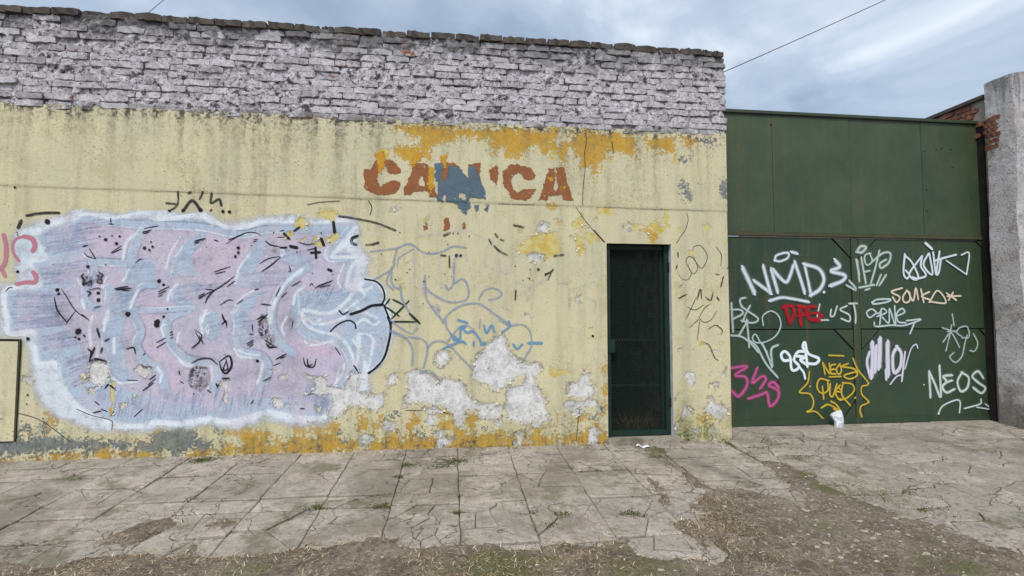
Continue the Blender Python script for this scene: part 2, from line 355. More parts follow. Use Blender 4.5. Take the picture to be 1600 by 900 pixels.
def mat_dirt():
    s = NB('dry_soil'); mid = s.noise(5, 8, 0.7); fine = s.noise(55, 6, 0.75); lo = s.noise(0.8, 5, 0.6)
    c = s.mix(s.ramp(mid, 0.38, 0.62), (0.125, 0.096, 0.070), (0.25, 0.205, 0.155))
    c = s.mix(s.ramp(lo, 0.45, 0.65, 0, 0.6), c, (0.20, 0.175, 0.14))
    c = s.mix(s.ramp(s.voro(70), 0.10, 0.2, 0.6, 0), c, (0.36, 0.32, 0.26))
    c = s.mix(s.ramp(fine, 0.51, 0.62, 0, 0.8), c, (0.06, 0.048, 0.036)); c = s.mix(s.ramp(s.noise(28, 5, .75, s.vec(loc=(3, 3, 0))), 0.53, 0.62, 0, 0.7), c, (0.36, 0.31, 0.25))
    g = s.ramp(s.math('ADD', s.attr('a_moss'), s.math('MULTIPLY', s.math('SUBTRACT', mid, 0.5), 1.1)), 0.35, 0.75)
    c = s.mix(s.math('MULTIPLY', g, 0.75), c, s.mix(s.ramp(fine, 0.3, 0.7), (0.05, 0.062, 0.016), (0.12, 0.13, 0.04)))
    s.color(c); s.bump(s.math('ADD', mid, s.math('MULTIPLY', fine, 0.6)), 0.9, 0.02); s.rough(0.95); return s.m
def mat_vcol(name, rough=0.8, trans=0.0):
    s = NB(name); s.color(s.attr('col', 'Color')); s.rough(rough); return s.m
M = dict(wall=mat_wall(), mural=mat_mural(), stroke=mat_stroke(), brick=mat_brickpaint(), mortar=mat_brickpaint('whitewashed_mortar', True),
         brown=mat_sheet('brown_sign_paint', (0.33, 0.125, 0.05), (0.26, 0.10, 0.042), 0.06), bluep=mat_sheet('blue_sign_paint', (0.085, 0.135, 0.185), (0.12, 0.17, 0.205), 0.10),
         ochre=mat_sheet('ochre_sign_paint', (0.60, 0.33, 0.035), (0.52, 0.27, 0.03), 0.09),
         cap=mat_simple('sooty_coping_brick', (0.13, 0.11, 0.095), (0.075, 0.068, 0.06), 9, 0.8, 0.012, 0.95, 0.5, (0.22, 0.19, 0.16)),
         red=mat_simple('bare_red_brick', (0.26, 0.10, 0.062), (0.17, 0.068, 0.045), 12, 0.8, 0.01, 0.92, 0.4, (0.30, 0.22, 0.17)),
         mort=mat_simple('grey_mortar', (0.36, 0.31, 0.26), (0.26, 0.22, 0.19), 14, 0.9, 0.012, 0.95),
         gate_up=mat_gate('green_gate_paint', (0.058, 0.080, 0.040), (0.040, 0.064, 0.034)), gate_lo=mat_gate('dark_green_gate_paint', (0.020, 0.046, 0.027), (0.034, 0.055, 0.027)),
         gframe=mat_gate('green_frame_paint', (0.044, 0.060, 0.030), (0.030, 0.047, 0.026)),
         black=mat_simple('black_steel_and_gap_shade', (0.010, 0.010, 0.009), (0.02, 0.017, 0.014), 8, 0.4, 0.004, 0.8),  # steel parts, and the black that stands in for shaded gate gaps
         rustrail=mat_simple('rusty_rail', (0.050, 0.066, 0.036), (0.085, 0.075, 0.045), 7, 0.6, 0.006, 0.85, 0, (0.10, 0.035, 0.018)),
         doorg=mat_simple('bottle_green_steel', (0.008, 0.024, 0.018), (0.014, 0.034, 0.026), 9, 0.3, 0.003, 0.5, 0, (0.03, 0.04, 0.033)),
         mesh=mat_simple('green_mesh_steel', (0.014, 0.027, 0.021), (0.030, 0.042, 0.034), 20, 0, 0, 0.55),
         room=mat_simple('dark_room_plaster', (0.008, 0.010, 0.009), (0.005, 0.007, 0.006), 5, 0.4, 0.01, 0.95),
         white=mat_simple('lime_white_reveal', (0.60, 0.62, 0.68), (0.42, 0.44, 0.48), 8, 0.5, 0.005, 0.85, 0, (0.2, 0.2, 0.2)),
         concrete=mat_concrete('worn_paving_concrete'), drive=mat_concrete('worn_driveway_concrete', 0.95, 2.6), dirt=mat_dirt(),
         straw=mat_vcol('dry_plant'), pebble=mat_vcol('pale_rubble', 0.9),
         cable=mat_simple('cable_sheath', (0.12, 0.07, 0.085), (0.10, 0.06, 0.07), 5, 0, 0, 0.6),
         paper=mat_simple('white_nonwoven', (0.70, 0.73, 0.78), (0.64, 0.67, 0.73), 12, 0.3, 0.003, 0.8),
         ground=mat_simple('street_soil', (0.16, 0.14, 0.115), (0.11, 0.095, 0.08), 2, 0.6, 0.02, 0.95),
         roof=mat_simple('roof_screed', (0.2, 0.19, 0.18), (0.14, 0.13, 0.12), 4, 0.5, 0.01, 0.95),
         dark=mat_simple('crack_grime', (0.035, 0.03, 0.024), (0.06, 0.05, 0.04), 20, 0, 0, 0.95))
s = NB('stained_white_render'); x_, y_, z_ = s.xyz()
mid = s.noise(6, 8, 0.7); fine = s.noise(40, 6, 0.7); lo = s.noise(1.4, 5, 0.6); st = s.noise(1, 6, 0.65, s.vec((9, 9, 0.7)))
c = s.mix(s.ramp(mid, 0.3, 0.7), (0.60, 0.58, 0.59), (0.45, 0.43, 0.435))
c = s.mix(s.ramp(s.math('ADD', st, s.ramp(z_, 3.3, 4.6, -0.15, 0.2)), 0.5, 0.72, 0, 0.8), c, (0.15, 0.145, 0.14)); c = s.mix(s.ramp(s.noise(2.2, 6, .7), .50, .60, 0, .75), c, (0.30, 0.27, 0.23)); c = s.mix(s.ramp(s.math('ADD', z_, s.math('MULTIPLY', mid, -.8)), -.3, .25, .8, 0), c, (0.12, 0.105, 0.08))
c = s.mix(s.ramp(lo, 0.55, 0.68, 0, 0.5), c, (0.42, 0.36, 0.28)); c = s.mix(s.ramp(fine, 0.55, 0.64, 0, 0.8), c, (0.10, 0.095, 0.09)); ck = s.math('MULTIPLY', s.ramp(s.voro(1.9, s.warp(3.5, .6), 'DISTANCE_TO_EDGE'), .002, .009, 1, 0), s.ramp(s.noise(1.9, 3), .48, .56)); c = s.mix(s.math('MULTIPLY', ck, .8), c, (.06, .055, .05))
s.color(c); s.bump(s.math('ADD', mid, s.math('MULTIPLY', fine, 0.5)), 0.9, 0.02); M['pillar'] = s.m

# ------------------------------------------------------------------ ground
vtx = []; ys = [-400, -12, -3.5, 0.62, 12, 400]
def flatz(y): return gz(max(-3.5, min(0.62, y))) - 0.07
for y in ys:
    for x in (-400, 400): vtx.append((x, y, flatz(y)))
g = pydata('ground', vtx, [(2 * i, 2 * i + 1, 2 * i + 3, 2 * i + 2) for i in range(len(ys) - 1)], M['ground']); tag(g, kind='structure')

PAVED = np.array([G(u, v) for u, v in pp('P -200,868 -60,872 0,880 45,891 100,888 125,876 225,872 400,871 462,860 560,846 578,838 612,840 628,855 700,850 800,858 850,850 882,845 935,855 960,847 980,842 1000,862 1032,874 1062,872 1090,875 1125,893 1138,877 1110,835 1097,800 1085,780 1115,767 1175,766 1225,778 1262,802 1268,792 1235,760 1205,738 1195,722 1230,724 1262,745 1292,762 1340,776 1392,796 1440,812 1500,826 1600,858 1800,900')] + [(9.8, -2.0), (9.8, 0.75), (-7.5, 0.75), (-7.5, -2.1)])
BARE = [np.array([G(u, v) for u, v in pp(q)]) for q in ('P 160,838 185,832 232,812 262,808 264,820 232,838 208,849 180,846 165,850', 'P 333,822 350,816 362,818 345,826', 'P 296,848 312,843 318,850 300,858',
        'P 1002,735 1020,745 1045,775 1050,798 1035,785 1015,755', 'P 1058,820 1075,815 1108,850 1100,858 1078,842', 'P 1010,700 1035,702 1050,722 1085,748 1110,765 1092,762 1060,735 1030,712')]
nx, ny = 800, 200
gx = np.linspace(-7, 9.6, nx); gy = np.linspace(-3.6, 0.62, ny); X, Y = np.meshgrid(gx, gy)
sdP = polysdf(X, Y, PAVED)
for b in BARE: sdP = np.minimum(sdP, -polysdf(X, Y, b))
sdP = sdP + (fbm(X, Y, 6, 3) - 0.5) * 0.20 + (fbm(X, Y, 22, 6, 2) - 0.5) * 0.07
sdP = sdP + np.clip((X - 3.3) / .6, 0, 1) * np.clip(1 - np.abs(sdP + .25) / .75, 0, 1) * (fbm(X, Y * 1.6, 3.2, 44) - 0.47) * 1.5
RX = np.clip((X - 3.2) / .6, 0, 1)
cover = 1 / (1 + np.exp(np.clip(sdP / (0.018 + .13 * RX), -30, 30)))      # 1 = soil lies over the slabs
def dirt_h(cv, X, Y): return -0.019 + cv * (0.036 + 0.03 * (fbm(X, Y, 2.2, 9) - 0.5)) + 0.012 * (fbm(X, Y, 14, 5) - 0.5) * (0.4 + cv)
Zd = gz(Y) + dirt_h(cover, X, Y) + RX * (fbm(X, Y * 1.5, 7, 58, 3) - .52) * .034 * np.clip(cover * 4 * (1.15 - cover), 0, 1)
moss = np.zeros_like(X)
for (u, v, r, a) in ((710, 722, .28, .9), (318, 717, .22, .9), (1170, 692, .35, .9), (1225, 700, .4, .8), (1320, 765, .35, .9), (1380, 780, .4, .9), (1440, 795, .35, .8), (1265, 742, .2, .8), (1035, 705, .2, .8),
                     (790, 800, .12, .7), (848, 805, .15, .8), (830, 835, .15, .7), (1000, 890, .5, .6), (780, 890, .5, .7), (1480, 890, .4, .6), (400, 895, .4, .5), (1290, 830, .3, .5)):
    a0, b0 = G(u, v); moss = np.maximum(moss, a * np.exp(-((X - a0) ** 2 + ((Y - b0) * 1.3) ** 2) / (r * r)))
moss = np.maximum(moss, .55 * (1 - cover) * np.clip((fbm(X, Y, 1.3, 77) - .38) * 4, 0, 1))
me = npmesh('verge', np.stack([X.ravel(), Y.ravel(), Zd.ravel()], -1), gridquads(nx, ny)); fattr(me, 'a_moss', moss)
verge = tag(link('verge', me, M['dirt']), kind='structure')

# paving pieces ---------------------------------------------------
def jit(p, amp=0.012):
    return (p[0] + amp * 2 * (float(fbm(p[0], p[1], 9, 21, 3)) - 0.5), p[1] + amp * 2 * (float(fbm(p[0], p[1], 9, 33, 3)) - 0.5))
def rough_poly(P, step=0.07, amp=0.012):
    r = []
    for i in range(len(P)):
        a, b = P[i], P[(i + 1) % len(P)]; L = math.dist(a, b); n = max(1, min(6, int(L / step)))
        for k in range(n): t = k / n; r.append(jit((a[0] + (b[0] - a[0]) * t, a[1] + (b[1] - a[1]) * t), amp))
    return r
def clip(P, m, n):       # keep the side where (p-m).n <= 0
    r = []
    for i in range(len(P)):
        a, b = P[i], P[(i + 1) % len(P)]
        da = (a[0] - m[0]) * n[0] + (a[1] - m[1]) * n[1]; db = (b[0] - m[0]) * n[0] + (b[1] - m[1]) * n[1]
        if da <= 0: r.append(a)
        if da * db < 0: t = da / (da - db); r.append((a[0] + (b[0] - a[0]) * t, a[1] + (b[1] - a[1]) * t))
    return r
def voronoi(P, S, ax=1.0):
    o = []
    for i, a in enumerate(S):
        q = P
        for j, b in enumerate(S):
            if i != j and q:
                q = clip(q, ((a[0] + b[0]) / 2, (a[1] + b[1]) / 2), ((b[0] - a[0]), (b[1] - a[1]) * ax))
        if len(q) > 2: o.append(q)
    return o
def piece(name, P, inset, dz, tilt, mat, parent, amp=0.012, thick=0.06):
    cx = sum(p[0] for p in P) / len(P); cy = sum(p[1] for p in P) / len(P)
    Q = rough_poly(P, 0.07, amp); n = len(Q); hx = max(abs(p[0] - cx) for p in Q); hy = max(abs(p[1] - cy) for p in Q)
    def ring(ins, z):
        r = []
        for (x, y) in Q:
            xx, yy = cx + (x - cx) * max(.2, 1 - (ins * .55 + (0.004 if ins > inset else 0)) / hx), cy + (y - cy) * max(.2, 1 - ins * 1.5 / hy)
            r.append((xx - cx, yy - cy, GS * (yy - cy) + z + tilt[0] * (xx - cx) + tilt[1] * (yy - cy)))
        return r
    v = ring(inset + 0.007, 0.0) + ring(inset, -0.006) + ring(inset, -thick)
    f = [tuple(range(n))]
    for k in (0, 1):
        for i in range(n): j = (i + 1) % n; f.append((k * n + j, k * n + i, (k + 1) * n + i, (k + 1) * n + j))
    a = sum(Q[i][0] * Q[(i + 1) % n][1] - Q[(i + 1) % n][0] * Q[i][1] for i in range(n))
    if a < 0: f = [t[::-1] for t in f]
    me = bpy.data.meshes.new(name); me.from_pydata(v, [], f); me.update(); me.materials.append(mat)
    o = bpy.data.objects.new(name, me); col.objects.link(o); o.parent = parent; o.location = (cx, cy, gz(cy) + dz)
    return o
pav = tag(empty('pavement'), kind='structure')
colx = [0.07 + 0.535 * k for k in range(-13, 6)] + [3.06]
base_rows = [0.16, -0.27, -0.55, -0.81, -1.16, -1.41, -1.77, -2.1, -2.5]
def crackiness(x, y):
    c = 0.28
    if y < -1.2: c = 0.5
    if x > -2.4 and y < -1.3: c = 0.85
    if x > 1.3 and y < -0.9: c = max(c, 0.6)
    return c
npieces = 0
for i in range(len(colx) - 1):
    x0, x1 = colx[i], colx[i + 1]; rows = []
    for k, r in enumerate(base_rows):
        if 0 < k < 8 and random.random() < 0.14: continue
        rows.append(r + (random.uniform(-0.03, 0.03) if 0 < k else 0))
    for k in range(len(rows) - 1):
        y1, y0 = rows[k], rows[k + 1]; cx, cy = (x0 + x1) / 2, (y0 + y1) / 2
        if float(polysdf(np.array([cx]), np.array([cy]), PAVED)[0]) < -0.22: continue
        sl = random.uniform(-0.015, 0.015)
        P = [(x0, y0 + sl), (x1, y0 - sl), (x1, y1), (x0, y1)]
        if random.random() < crackiness(cx, cy) and x0 > -4.9:
            n = random.choice((4, 5, 6, 7)) if (cy < -1.3 and cx > -.6) else random.choice((2, 3, 3))
            S = [(random.uniform(x0 + .04, x1 - .04), random.uniform(y0 + .03, y1 - .03)) for _ in range(n)]
            cells = voronoi(P, S)
        else: cells = [P]
        for q in cells:
            piece('slab', q, random.uniform(0.004, 0.008) + (0.002 if len(cells) == 1 else 0), random.uniform(-0.007, 0.006), (random.uniform(-.018, .018), random.uniform(-.018, .018)), M['concrete'], pav, 0.010); npieces += 1
drv = tag(empty('driveway'), kind='structure')
S = []
for _ in range(4000):
    p = (random.uniform(3.0, 9.7), random.uniform(-2.4, 0.52))
    rr = 0.26 + 0.07 * max(0, p[0] - 4.2) - 0.05 * max(0, -p[1] - .6)
    if all(math.hypot((p[0] - q[0]) * 0.75, (p[1] - q[1]) * 1.25) > max(.17, rr) for q in S): S.append(p)
    if len(S) > 210: break
DP = [(3.02, -2.6), (9.8, -2.6), (9.8, 0.56), (3.22, 0.56), (3.22, 0.02), (3.1, 0.02)]
for a_ in S:
    near = sorted((q for q in S if q is not a_), key=lambda q: math.dist(q, a_))[:14]; q = DP
    for b in near: q = clip(q, ((a_[0] + b[0]) / 2, (a_[1] + b[1]) / 2), ((b[0] - a_[0]) * .56, (b[1] - a_[1]) * 1.56))
    if len(q) > 2:
        cx = sum(k[0] for k in q) / len(q); cy = sum(k[1] for k in q) / len(q)
        if float(polysdf(np.array([cx]), np.array([cy]), PAVED)[0]) < -0.95: continue
        piece('slab', q, random.uniform(0.003, 0.007), random.uniform(-0.005, 0.005), (random.uniform(-.006, .006), random.uniform(-.006, .006)), M['drive'], drv, 0.03); npieces += 1

# ------------------------------------------------------------------ building: rendered face
bld = tag(empty('building', (0, 0.15, 0)), 'long low building with peeling cream wall, whitewashed brick parapet and mesh door', 'building', kind='thing')
LEDGE = lambda x: 2.652 - 0.0107 * (x + 0.6)
def ysurf(x, z):
    st = 1 / (1 + np.exp(-(z - LEDGE(x)) / 0.003))
    return 0.012 * (fbm(x, z, 0.7, 2, 3) - 0.5) + 0.004 * (fbm(x, z, 5, 4, 2) - 0.5) - 0.007 * st
DX0, DX1, DZ1 = 1.735, 2.497, 2.215
BX0, BX1, BZ1 = -7.0, 3.19, 3.535
WHITE = [wp(q) for q in (
    'M2 280,420 330,385 400,400 470,430 530,500 560,450 640,465 710,490 730,550 830,640 830,690 740,710 720,830 660,830 640,740 560,670 470,650 360,640 330,660 275,630 290,540',
    'M2 1020,90 1040,150 1080,230 1130,310 1230,340 1300,330 1330,370 1280,470 1310,540 1370,650 1390,740 1370,800 1280,800 1200,810 1060,780 1050,700 1060,600 1080,540 1200,490 1220,450 1190,410 1140,440 990,550 940,545 880,500 790,450 800,330 870,250 900,190 980,140',
    'M2 830,660 960,640 1030,690 1000,760 870,775 830,720', 'M2 500,270 560,235 610,240 605,310 540,365 500,330', 'M2 110,460 180,410 215,460 170,500 120,515',
    'E 870,450 940,460 1040,470 1060,540 1200,540 1230,420 1310,440 1290,570 1360,610 1490,600 1500,660 1440,740 1360,700 1220,690 1150,790 1060,770 1100,650 1060,600 960,605 870,612 955,560 960,500',
    'M6 120,330 130,290 170,260 210,280 215,340 250,370 230,440 160,465 100,450 35,430 50,350', 'M6 60,600 80,560 150,530 160,570 110,600', 'M6 920,570 950,510 1000,560 995,600 930,612',
    'M6 1110,530 1150,450 1200,500 1290,540 1300,580 1220,630 1170,600', 'M6 1140,350 1200,345 1180,380', 'M6 870,640 910,650 920,760 880,750', 'M6 950,730 1020,690 1080,720 1060,780 990,790',
    'C 700,360 740,340 850,360 850,470 820,540 700,600 680,570 740,540 670,500 700,440', 'C 1040,400 1090,370 1180,410 1180,440 1090,470', 'E 610,630 700,640 750,700 680,730 620,680', 'E 680,450 740,455 730,490 690,495',
    'E 240,500 290,500 280,680 240,660', 'E 610,410 650,410 640,440', 'E 980,700 1020,710 1000,735', 'C 190,480 235,465 265,500 225,530', 'C 930,660 990,680 940,720', 'C 1035,600 1065,620 1050,680',
    'M1 1300,130 1350,80 1400,110 1385,155 1330,160', 'M1 1210,340 1270,330 1350,350 1310,395 1230,385', 'M1 480,740 520,730 510,800', 'M1 1200,810 1240,800 1230,840', 'M3 310,720 365,700 365,750 330,770', 'M2 400,690 520,690 560,720 440,735', 'M5 90,520 130,510 130,550 100,555', 'M4 780,860 820,850 815,890')]
YELLOW = [wp(q) for q in ('M1 1145,270 1220,220 1300,165 1440,165 1470,230 1490,330 1420,350 1330,390 1240,390 1200,340 1150,310', 'B 960,20 1100,5 1150,50 1090,110 1000,70', 'B 800,70 850,60 915,130 860,170 800,130', 'B 720,190 790,170 800,210 750,235',
    'B 1030,240 1120,200 1160,240 1090,280', 'B 950,270 1015,270 1000,315', 'B 800,240 880,235 870,270', 'B 930,210 980,230 960,260', 'M5 60,40 150,50 170,180 120,195 100,100', 'M4 830,850 890,850 960,890 850,895', 'M5 620,10 660,5 640,60', 'M1 1130,100 1190,130 1160,170',
    'M4 240,800 300,840 260,870', 'M4 440,820 500,860 470,890', 'M1 410,60 450,50 440,150', 'M6 1220,20 1250,30 1230,60', 'M5 980,150 1015,165 1000,195', 'C 630,460 690,440 690,500 640,500', 'C 865,520 890,520 885,770 865,770')]
ORANGE = [wp(q) for q in (
    'M3 330,70 600,65 720,85 850,98 1080,108 1250,103 1420,113 1600,120 1600,300 1500,260 1420,250 1330,290 1280,340 1210,330 1180,260 1110,300 1080,200 940,190 850,170 740,220 640,240 580,290 600,330 540,290 500,380 450,400 390,350 340,270 350,225 430,235 520,230 540,190 480,170 400,110 330,110',
    'M4 0,115 180,135 215,230 260,240 370,215 350,150 440,130 800,150 850,190 870,320 760,290 640,280 600,330 580,440 545,490 520,400 480,400 440,410 400,270 330,270 320,330 300,380 270,340 250,300 150,290 130,240 0,270',
    'M4 940,165 1170,168 1160,310 1080,280 950,250', 'M4 1200,180 1330,175 1380,220 1290,240', 'M5 650,10 740,30 740,60 690,70', 'M6 300,210 335,210 335,255 305,255', 'M6 318,360 338,360 338,530 318,520', 'M6 100,600 160,560 160,630 110,640', 'M6 285,550 320,560 320,610 290,600',
    'M4 190,705 260,700 255,735 200,735', 'M2 540,820 640,760 650,860 560,880', 'M2 60,760 80,750 75,840')]
BLUE = [wp(q) for q in ('M4 1215,530 1260,540 1295,600 1290,680 1240,640 1218,600', 'M4 1220,340 1260,330 1290,350 1260,370', 'M4 1340,185 1500,195 1430,250 1390,220', 'M4 1540,520 1590,560 1590,660 1550,640 1510,590',
    'P -30,682 40,682 95,684 160,690 230,690 300,693 330,690 345,700 250,704 150,702 60,708 -30,715', 'C 180,840 220,850 215,890 190,890', 'C 350,870 390,850 400,880 360,890')]
step = 0.0122
xs = np.unique(np.concatenate([np.arange(BX0, -4.9, 0.06), np.arange(-4.9, DX0, step), np.linspace(DX0, DX1, 63), np.arange(DX1, BX1, step), [BX1]]))
zs = np.unique(np.concatenate([np.arange(-0.12, DZ1, step), [DZ1], np.arange(DZ1 + step, BZ1, step), [BZ1]]))
X, Z = np.meshgrid(xs, zs); nx, nz = len(xs), len(zs)
def field(polys, X, Z):
    f = np.full(X.shape, -0.4)
    for P in polys: add_poly(f, X, Z, P)
    return f
aw = field(WHITE, X, Z); ao = field(ORANGE, X, Z); ab = field(BLUE, X, Z); ay = field(YELLOW, X, Z)
n1_ = fbm(X, Z, 2.2, 11); n2_ = fbm(X, Z, 6, 15)
band = np.where(X < DX0, 1.0, 0.35)
xo = np.clip((X + 3.6) / 1.2, 0, 1)
ao = np.maximum(ao, 0.050 - np.abs(Z - 0.03) * 0.9 + (n1_ - 0.5) * 0.16 - (1 - band) * 0.12 - (1 - xo) * 0.03)
ao = np.maximum(ao, np.where(Z < 0.5, -0.050 + (n2_ - 0.5) * 0.30 + np.clip(0.30 - Z, -.2, .2) * 0.10 - (1 - band) * .03, -0.4))
aw = np.maximum(aw, np.where((Z < 0.55) & (X > -1.2), (fbm(X, Z, 5, 41) - 0.66) * 0.55 + (0.2 - np.abs(Z - 0.25)) * 0.15, -0.4))
aw = np.maximum(aw, np.where((X > DX1) & (Z < 1.0), (fbm(X, Z, 7, 47) - 0.70) * 0.5, -0.4))
ay = np.maximum(ay, (fbm(X, Z, 4.2, 51) - 0.80) * 0.6); ay = np.maximum(ay, np.where((X > 1.3) & (Z > 2.2) & (Z < LEDGE(X)), (fbm(X, Z, 6, 55) - 0.66) * 0.5, -0.4))
ab = np.maximum(ab, np.where(Z < 0.5, (fbm(X, Z, 3.0, 61) - 0.55) * 0.40 + (0.055 - np.abs(Z - 0.13)) * 0.5 - np.clip((X + 2.7) / 1.2, 0, 1) * .3, -0.4))
ab = np.maximum(ab, np.where(Z < 0.4, (fbm(X, Z, 5, 66) - 0.80) * 0.4, -0.4))
gr = np.clip((Z - 3.05) / 0.45, 0, 1) ** 1.6 * 0.75 + np.clip((Z - 3.42) / 0.10, 0, 1) * 0.75
gr = gr * np.where(X > -0.7, 0.7, 1.0) + np.clip((fbm(X * 2.2, Z * 0.35, 1.2, 71) - 0.50) * 2.6, 0, 1) * np.clip((Z - 2.3) / 0.6, 0, 1) * 0.45
gr = gr + np.clip(0.22 - Z, 0, 0.22) * 5.0 * n1_ + np.clip(0.5 - Z, 0, .5) * .6 + 0.12
yy = ysurf(X, Z) + 0.005 / (1 + np.exp(np.clip(-aw / 0.006, -30, 30)))
keep = ~((X[:-1, :-1] >= DX0 - 1e-6) & (X[1:, 1:] <= DX1 + 1e-6) & (Z[1:, 1:] <= DZ1 + 1e-6))
q = gridquads(nx, nz, keep)
co, q, aw1, ao1, ab1, ay1, gr1 = compact(np.stack([X.ravel(), yy.ravel(), Z.ravel()], -1), q, aw.ravel(), ao.ravel(), ab.ravel(), ay.ravel(), gr.ravel())
me = npmesh('rendered_wall', co, q)
for n_, a_ in (('a_white', aw1), ('a_orange', ao1), ('a_blue', ab1), ('a_yellow', ay1), ('a_grime', gr1), ('a_rim', aw1 + 0.025)): fattr(me, n_, a_)
alg_ = np.clip((.50 - co[:, 2]) * 2.2, 0, 1) * np.where(co[:, 0] > DX1, 1.0, .35) * np.clip((co[:, 0] + 4.9) / 3, 0, 1); fattr(me, 'a_algae', alg_)
wall = link('rendered_wall', me, M['wall'], bld)
# the masonry behind the render, in closed pieces round the door opening
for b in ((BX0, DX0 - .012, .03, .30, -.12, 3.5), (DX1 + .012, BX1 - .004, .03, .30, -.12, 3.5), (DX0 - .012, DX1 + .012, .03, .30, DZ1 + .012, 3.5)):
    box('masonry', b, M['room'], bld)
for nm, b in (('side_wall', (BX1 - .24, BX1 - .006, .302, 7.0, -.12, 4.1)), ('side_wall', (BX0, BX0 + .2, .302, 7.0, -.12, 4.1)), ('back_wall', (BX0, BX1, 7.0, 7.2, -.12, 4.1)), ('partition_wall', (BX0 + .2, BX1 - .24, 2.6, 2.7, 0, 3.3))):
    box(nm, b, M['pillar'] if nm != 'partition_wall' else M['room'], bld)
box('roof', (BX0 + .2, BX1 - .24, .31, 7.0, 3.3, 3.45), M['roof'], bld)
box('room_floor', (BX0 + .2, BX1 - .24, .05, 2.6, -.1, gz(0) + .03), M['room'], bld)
# wall edge return at the right end, slightly ragged
rz = np.linspace(-.12, BZ1, 120); v = []; f = []
for i, z in enumerate(rz):
    y0 = float(ysurf(np.array(BX1), np.array(z))); v += [(BX1, y0, z), (BX1 + .006 * (float(vn(z, 0, 9, 5)) - .3), 0.10, z), (BX1, .302, z)]
for i in range(len(rz) - 1):
    a = 3 * i; f += [(a, a + 1, a + 4, a + 3), (a + 1, a + 2, a + 5, a + 4)]
me = bpy.data.meshes.new('wall_end'); me.from_pydata(v, [], f)
for n_ in ('a_white', 'a_orange', 'a_blue', 'a_yellow', 'a_rim'): fattr(me, n_, np.full(len(v), -0.05))
fattr(me, 'a_grime', np.full(len(v), 0.3)); link('wall_end', me, M['wall'], bld)

# curled paint flakes still hanging on along the peeled edges
fv = []; ffc = []
for P_ in WHITE + YELLOW:
    n_ = len(P_)
    for i in range(n_):
        a, b = P_[i], P_[(i + 1) % n_]; L = math.dist(a, b)
        for _ in range(max(1, int(L / .045))):
            if random.random() > .5: continue
            t = random.random(); x, z = a[0] + (b[0] - a[0]) * t + random.gauss(0, .012), a[1] + (b[1] - a[1]) * t + random.gauss(0, .012)
            r = random.uniform(.006, .022); an = random.uniform(0, 6.28); y = float(ysurf(np.array(x), np.array(z))) - .002; k0 = len(fv)
            pts = [(random.uniform(.6, 1.1) * r * math.cos(an + q), random.uniform(.6, 1.1) * r * math.sin(an + q)) for q in (0, 1.2, 2.3, 3.4, 4.6)]
            lift = [random.uniform(0, .002), random.uniform(.002, .006), random.uniform(.004, .014), random.uniform(.002, .006), 0]
            fv += [(x + p[0], y - l, z + p[1]) for p, l in zip(pts, lift)]; ffc.append((k0, k0 + 1, k0 + 2, k0 + 3, k0 + 4))
M['flake'] = mat_simple('loose_paint', (0.62, 0.57, 0.38), (0.70, 0.68, 0.60), 6, 0, 0, 0.8)
tag(pydata('paint_flakes', fv, ffc, M['flake'], bld), kind='stuff')

# ------------------------------------------------------------------ paint sheets (lettering)
def sheet(name, polys, holes, mat, parent, off=0.003, res=0.008, label=None):
    P = np.vstack(polys); x0, z0 = P.min(0) - .04; x1, z1 = P.max(0) + .04
    xs = np.arange(x0, x1, res); zs = np.arange(z0, z1, res); X, Z = np.meshgrid(xs, zs)
    f = np.full(X.shape, -1.0)
    for p in polys: f = np.maximum(f, polysdf(X, Z, p))
    for h in holes: f = np.minimum(f, -polysdf(X, Z, h))
    k = f > -0.03; keep = k[:-1, :-1] | k[1:, 1:] | k[1:, :-1] | k[:-1, 1:]
    co = np.stack([X.ravel(), (ysurf(X, Z) - off).ravel(), Z.ravel()], -1)
    co, q, s_ = compact(co, gridquads(len(xs), len(zs), keep), f.ravel())
    me = npmesh(name, co, q); fattr(me, 'sdf', s_); o = link(name, me, mat, parent); tag(o, label); return o
LET = [('M3 95,425 150,420 190,350 300,350 375,420 375,455 290,455 275,420 250,390 205,440 195,520 230,560 280,520 375,520 365,570 320,615 200,620 110,580 95,530', (), 'brown letter C at the start of the faded sign'),
       ('M3 395,625 490,365 590,380 665,640 610,640 595,597 480,597 470,627', ('M3 520,530 550,450 575,560 530,555',), 'brown letter A over ochre paint'),
       ('M3 735,370 800,368 910,500 905,385 1000,378 1002,560 985,640 900,620 760,480 740,620 672,642 665,390', (), 'brown letter N mostly under blue paint'),
       ('M3 1068,430 1135,388 1142,500 1130,545 1080,500', (), 'brown remnant of the letter I'),
       ('M3 1180,440 1230,393 1330,395 1415,435 1420,500 1345,500 1320,460 1270,460 1245,510 1255,580 1300,605 1340,580 1430,580 1420,620 1370,660 1260,655 1220,600 1180,540', (), 'second brown letter C'),
       ('M4 108,662 190,418 300,408 375,668 300,668 285,628 195,628 180,665', ('M4 225,560 240,490 262,560 240,592', 'M4 228,405 246,405 250,460 238,460'), 'last brown letter A with chipped top')]
def closed(P): return crom(np.vstack([P, P[:1]]), 4)[:-1]
for p, hs, lb in LET: sheet('letter', [closed(wp(p)) if 'letter C' in lb else wp(p)], [wp(h) for h in hs], M['brown'], bld, 0.003, 0.007, lb)
for p in ('M1 405,115 430,78 445,140 415,145', 'M1 570,60 600,48 615,110 605,150 570,150', 'M1 712,100 730,83 740,130 718,142'):
    sheet('letter_remnant', [wp(p)], [], M['brown'], bld, 0.003, 0.006)
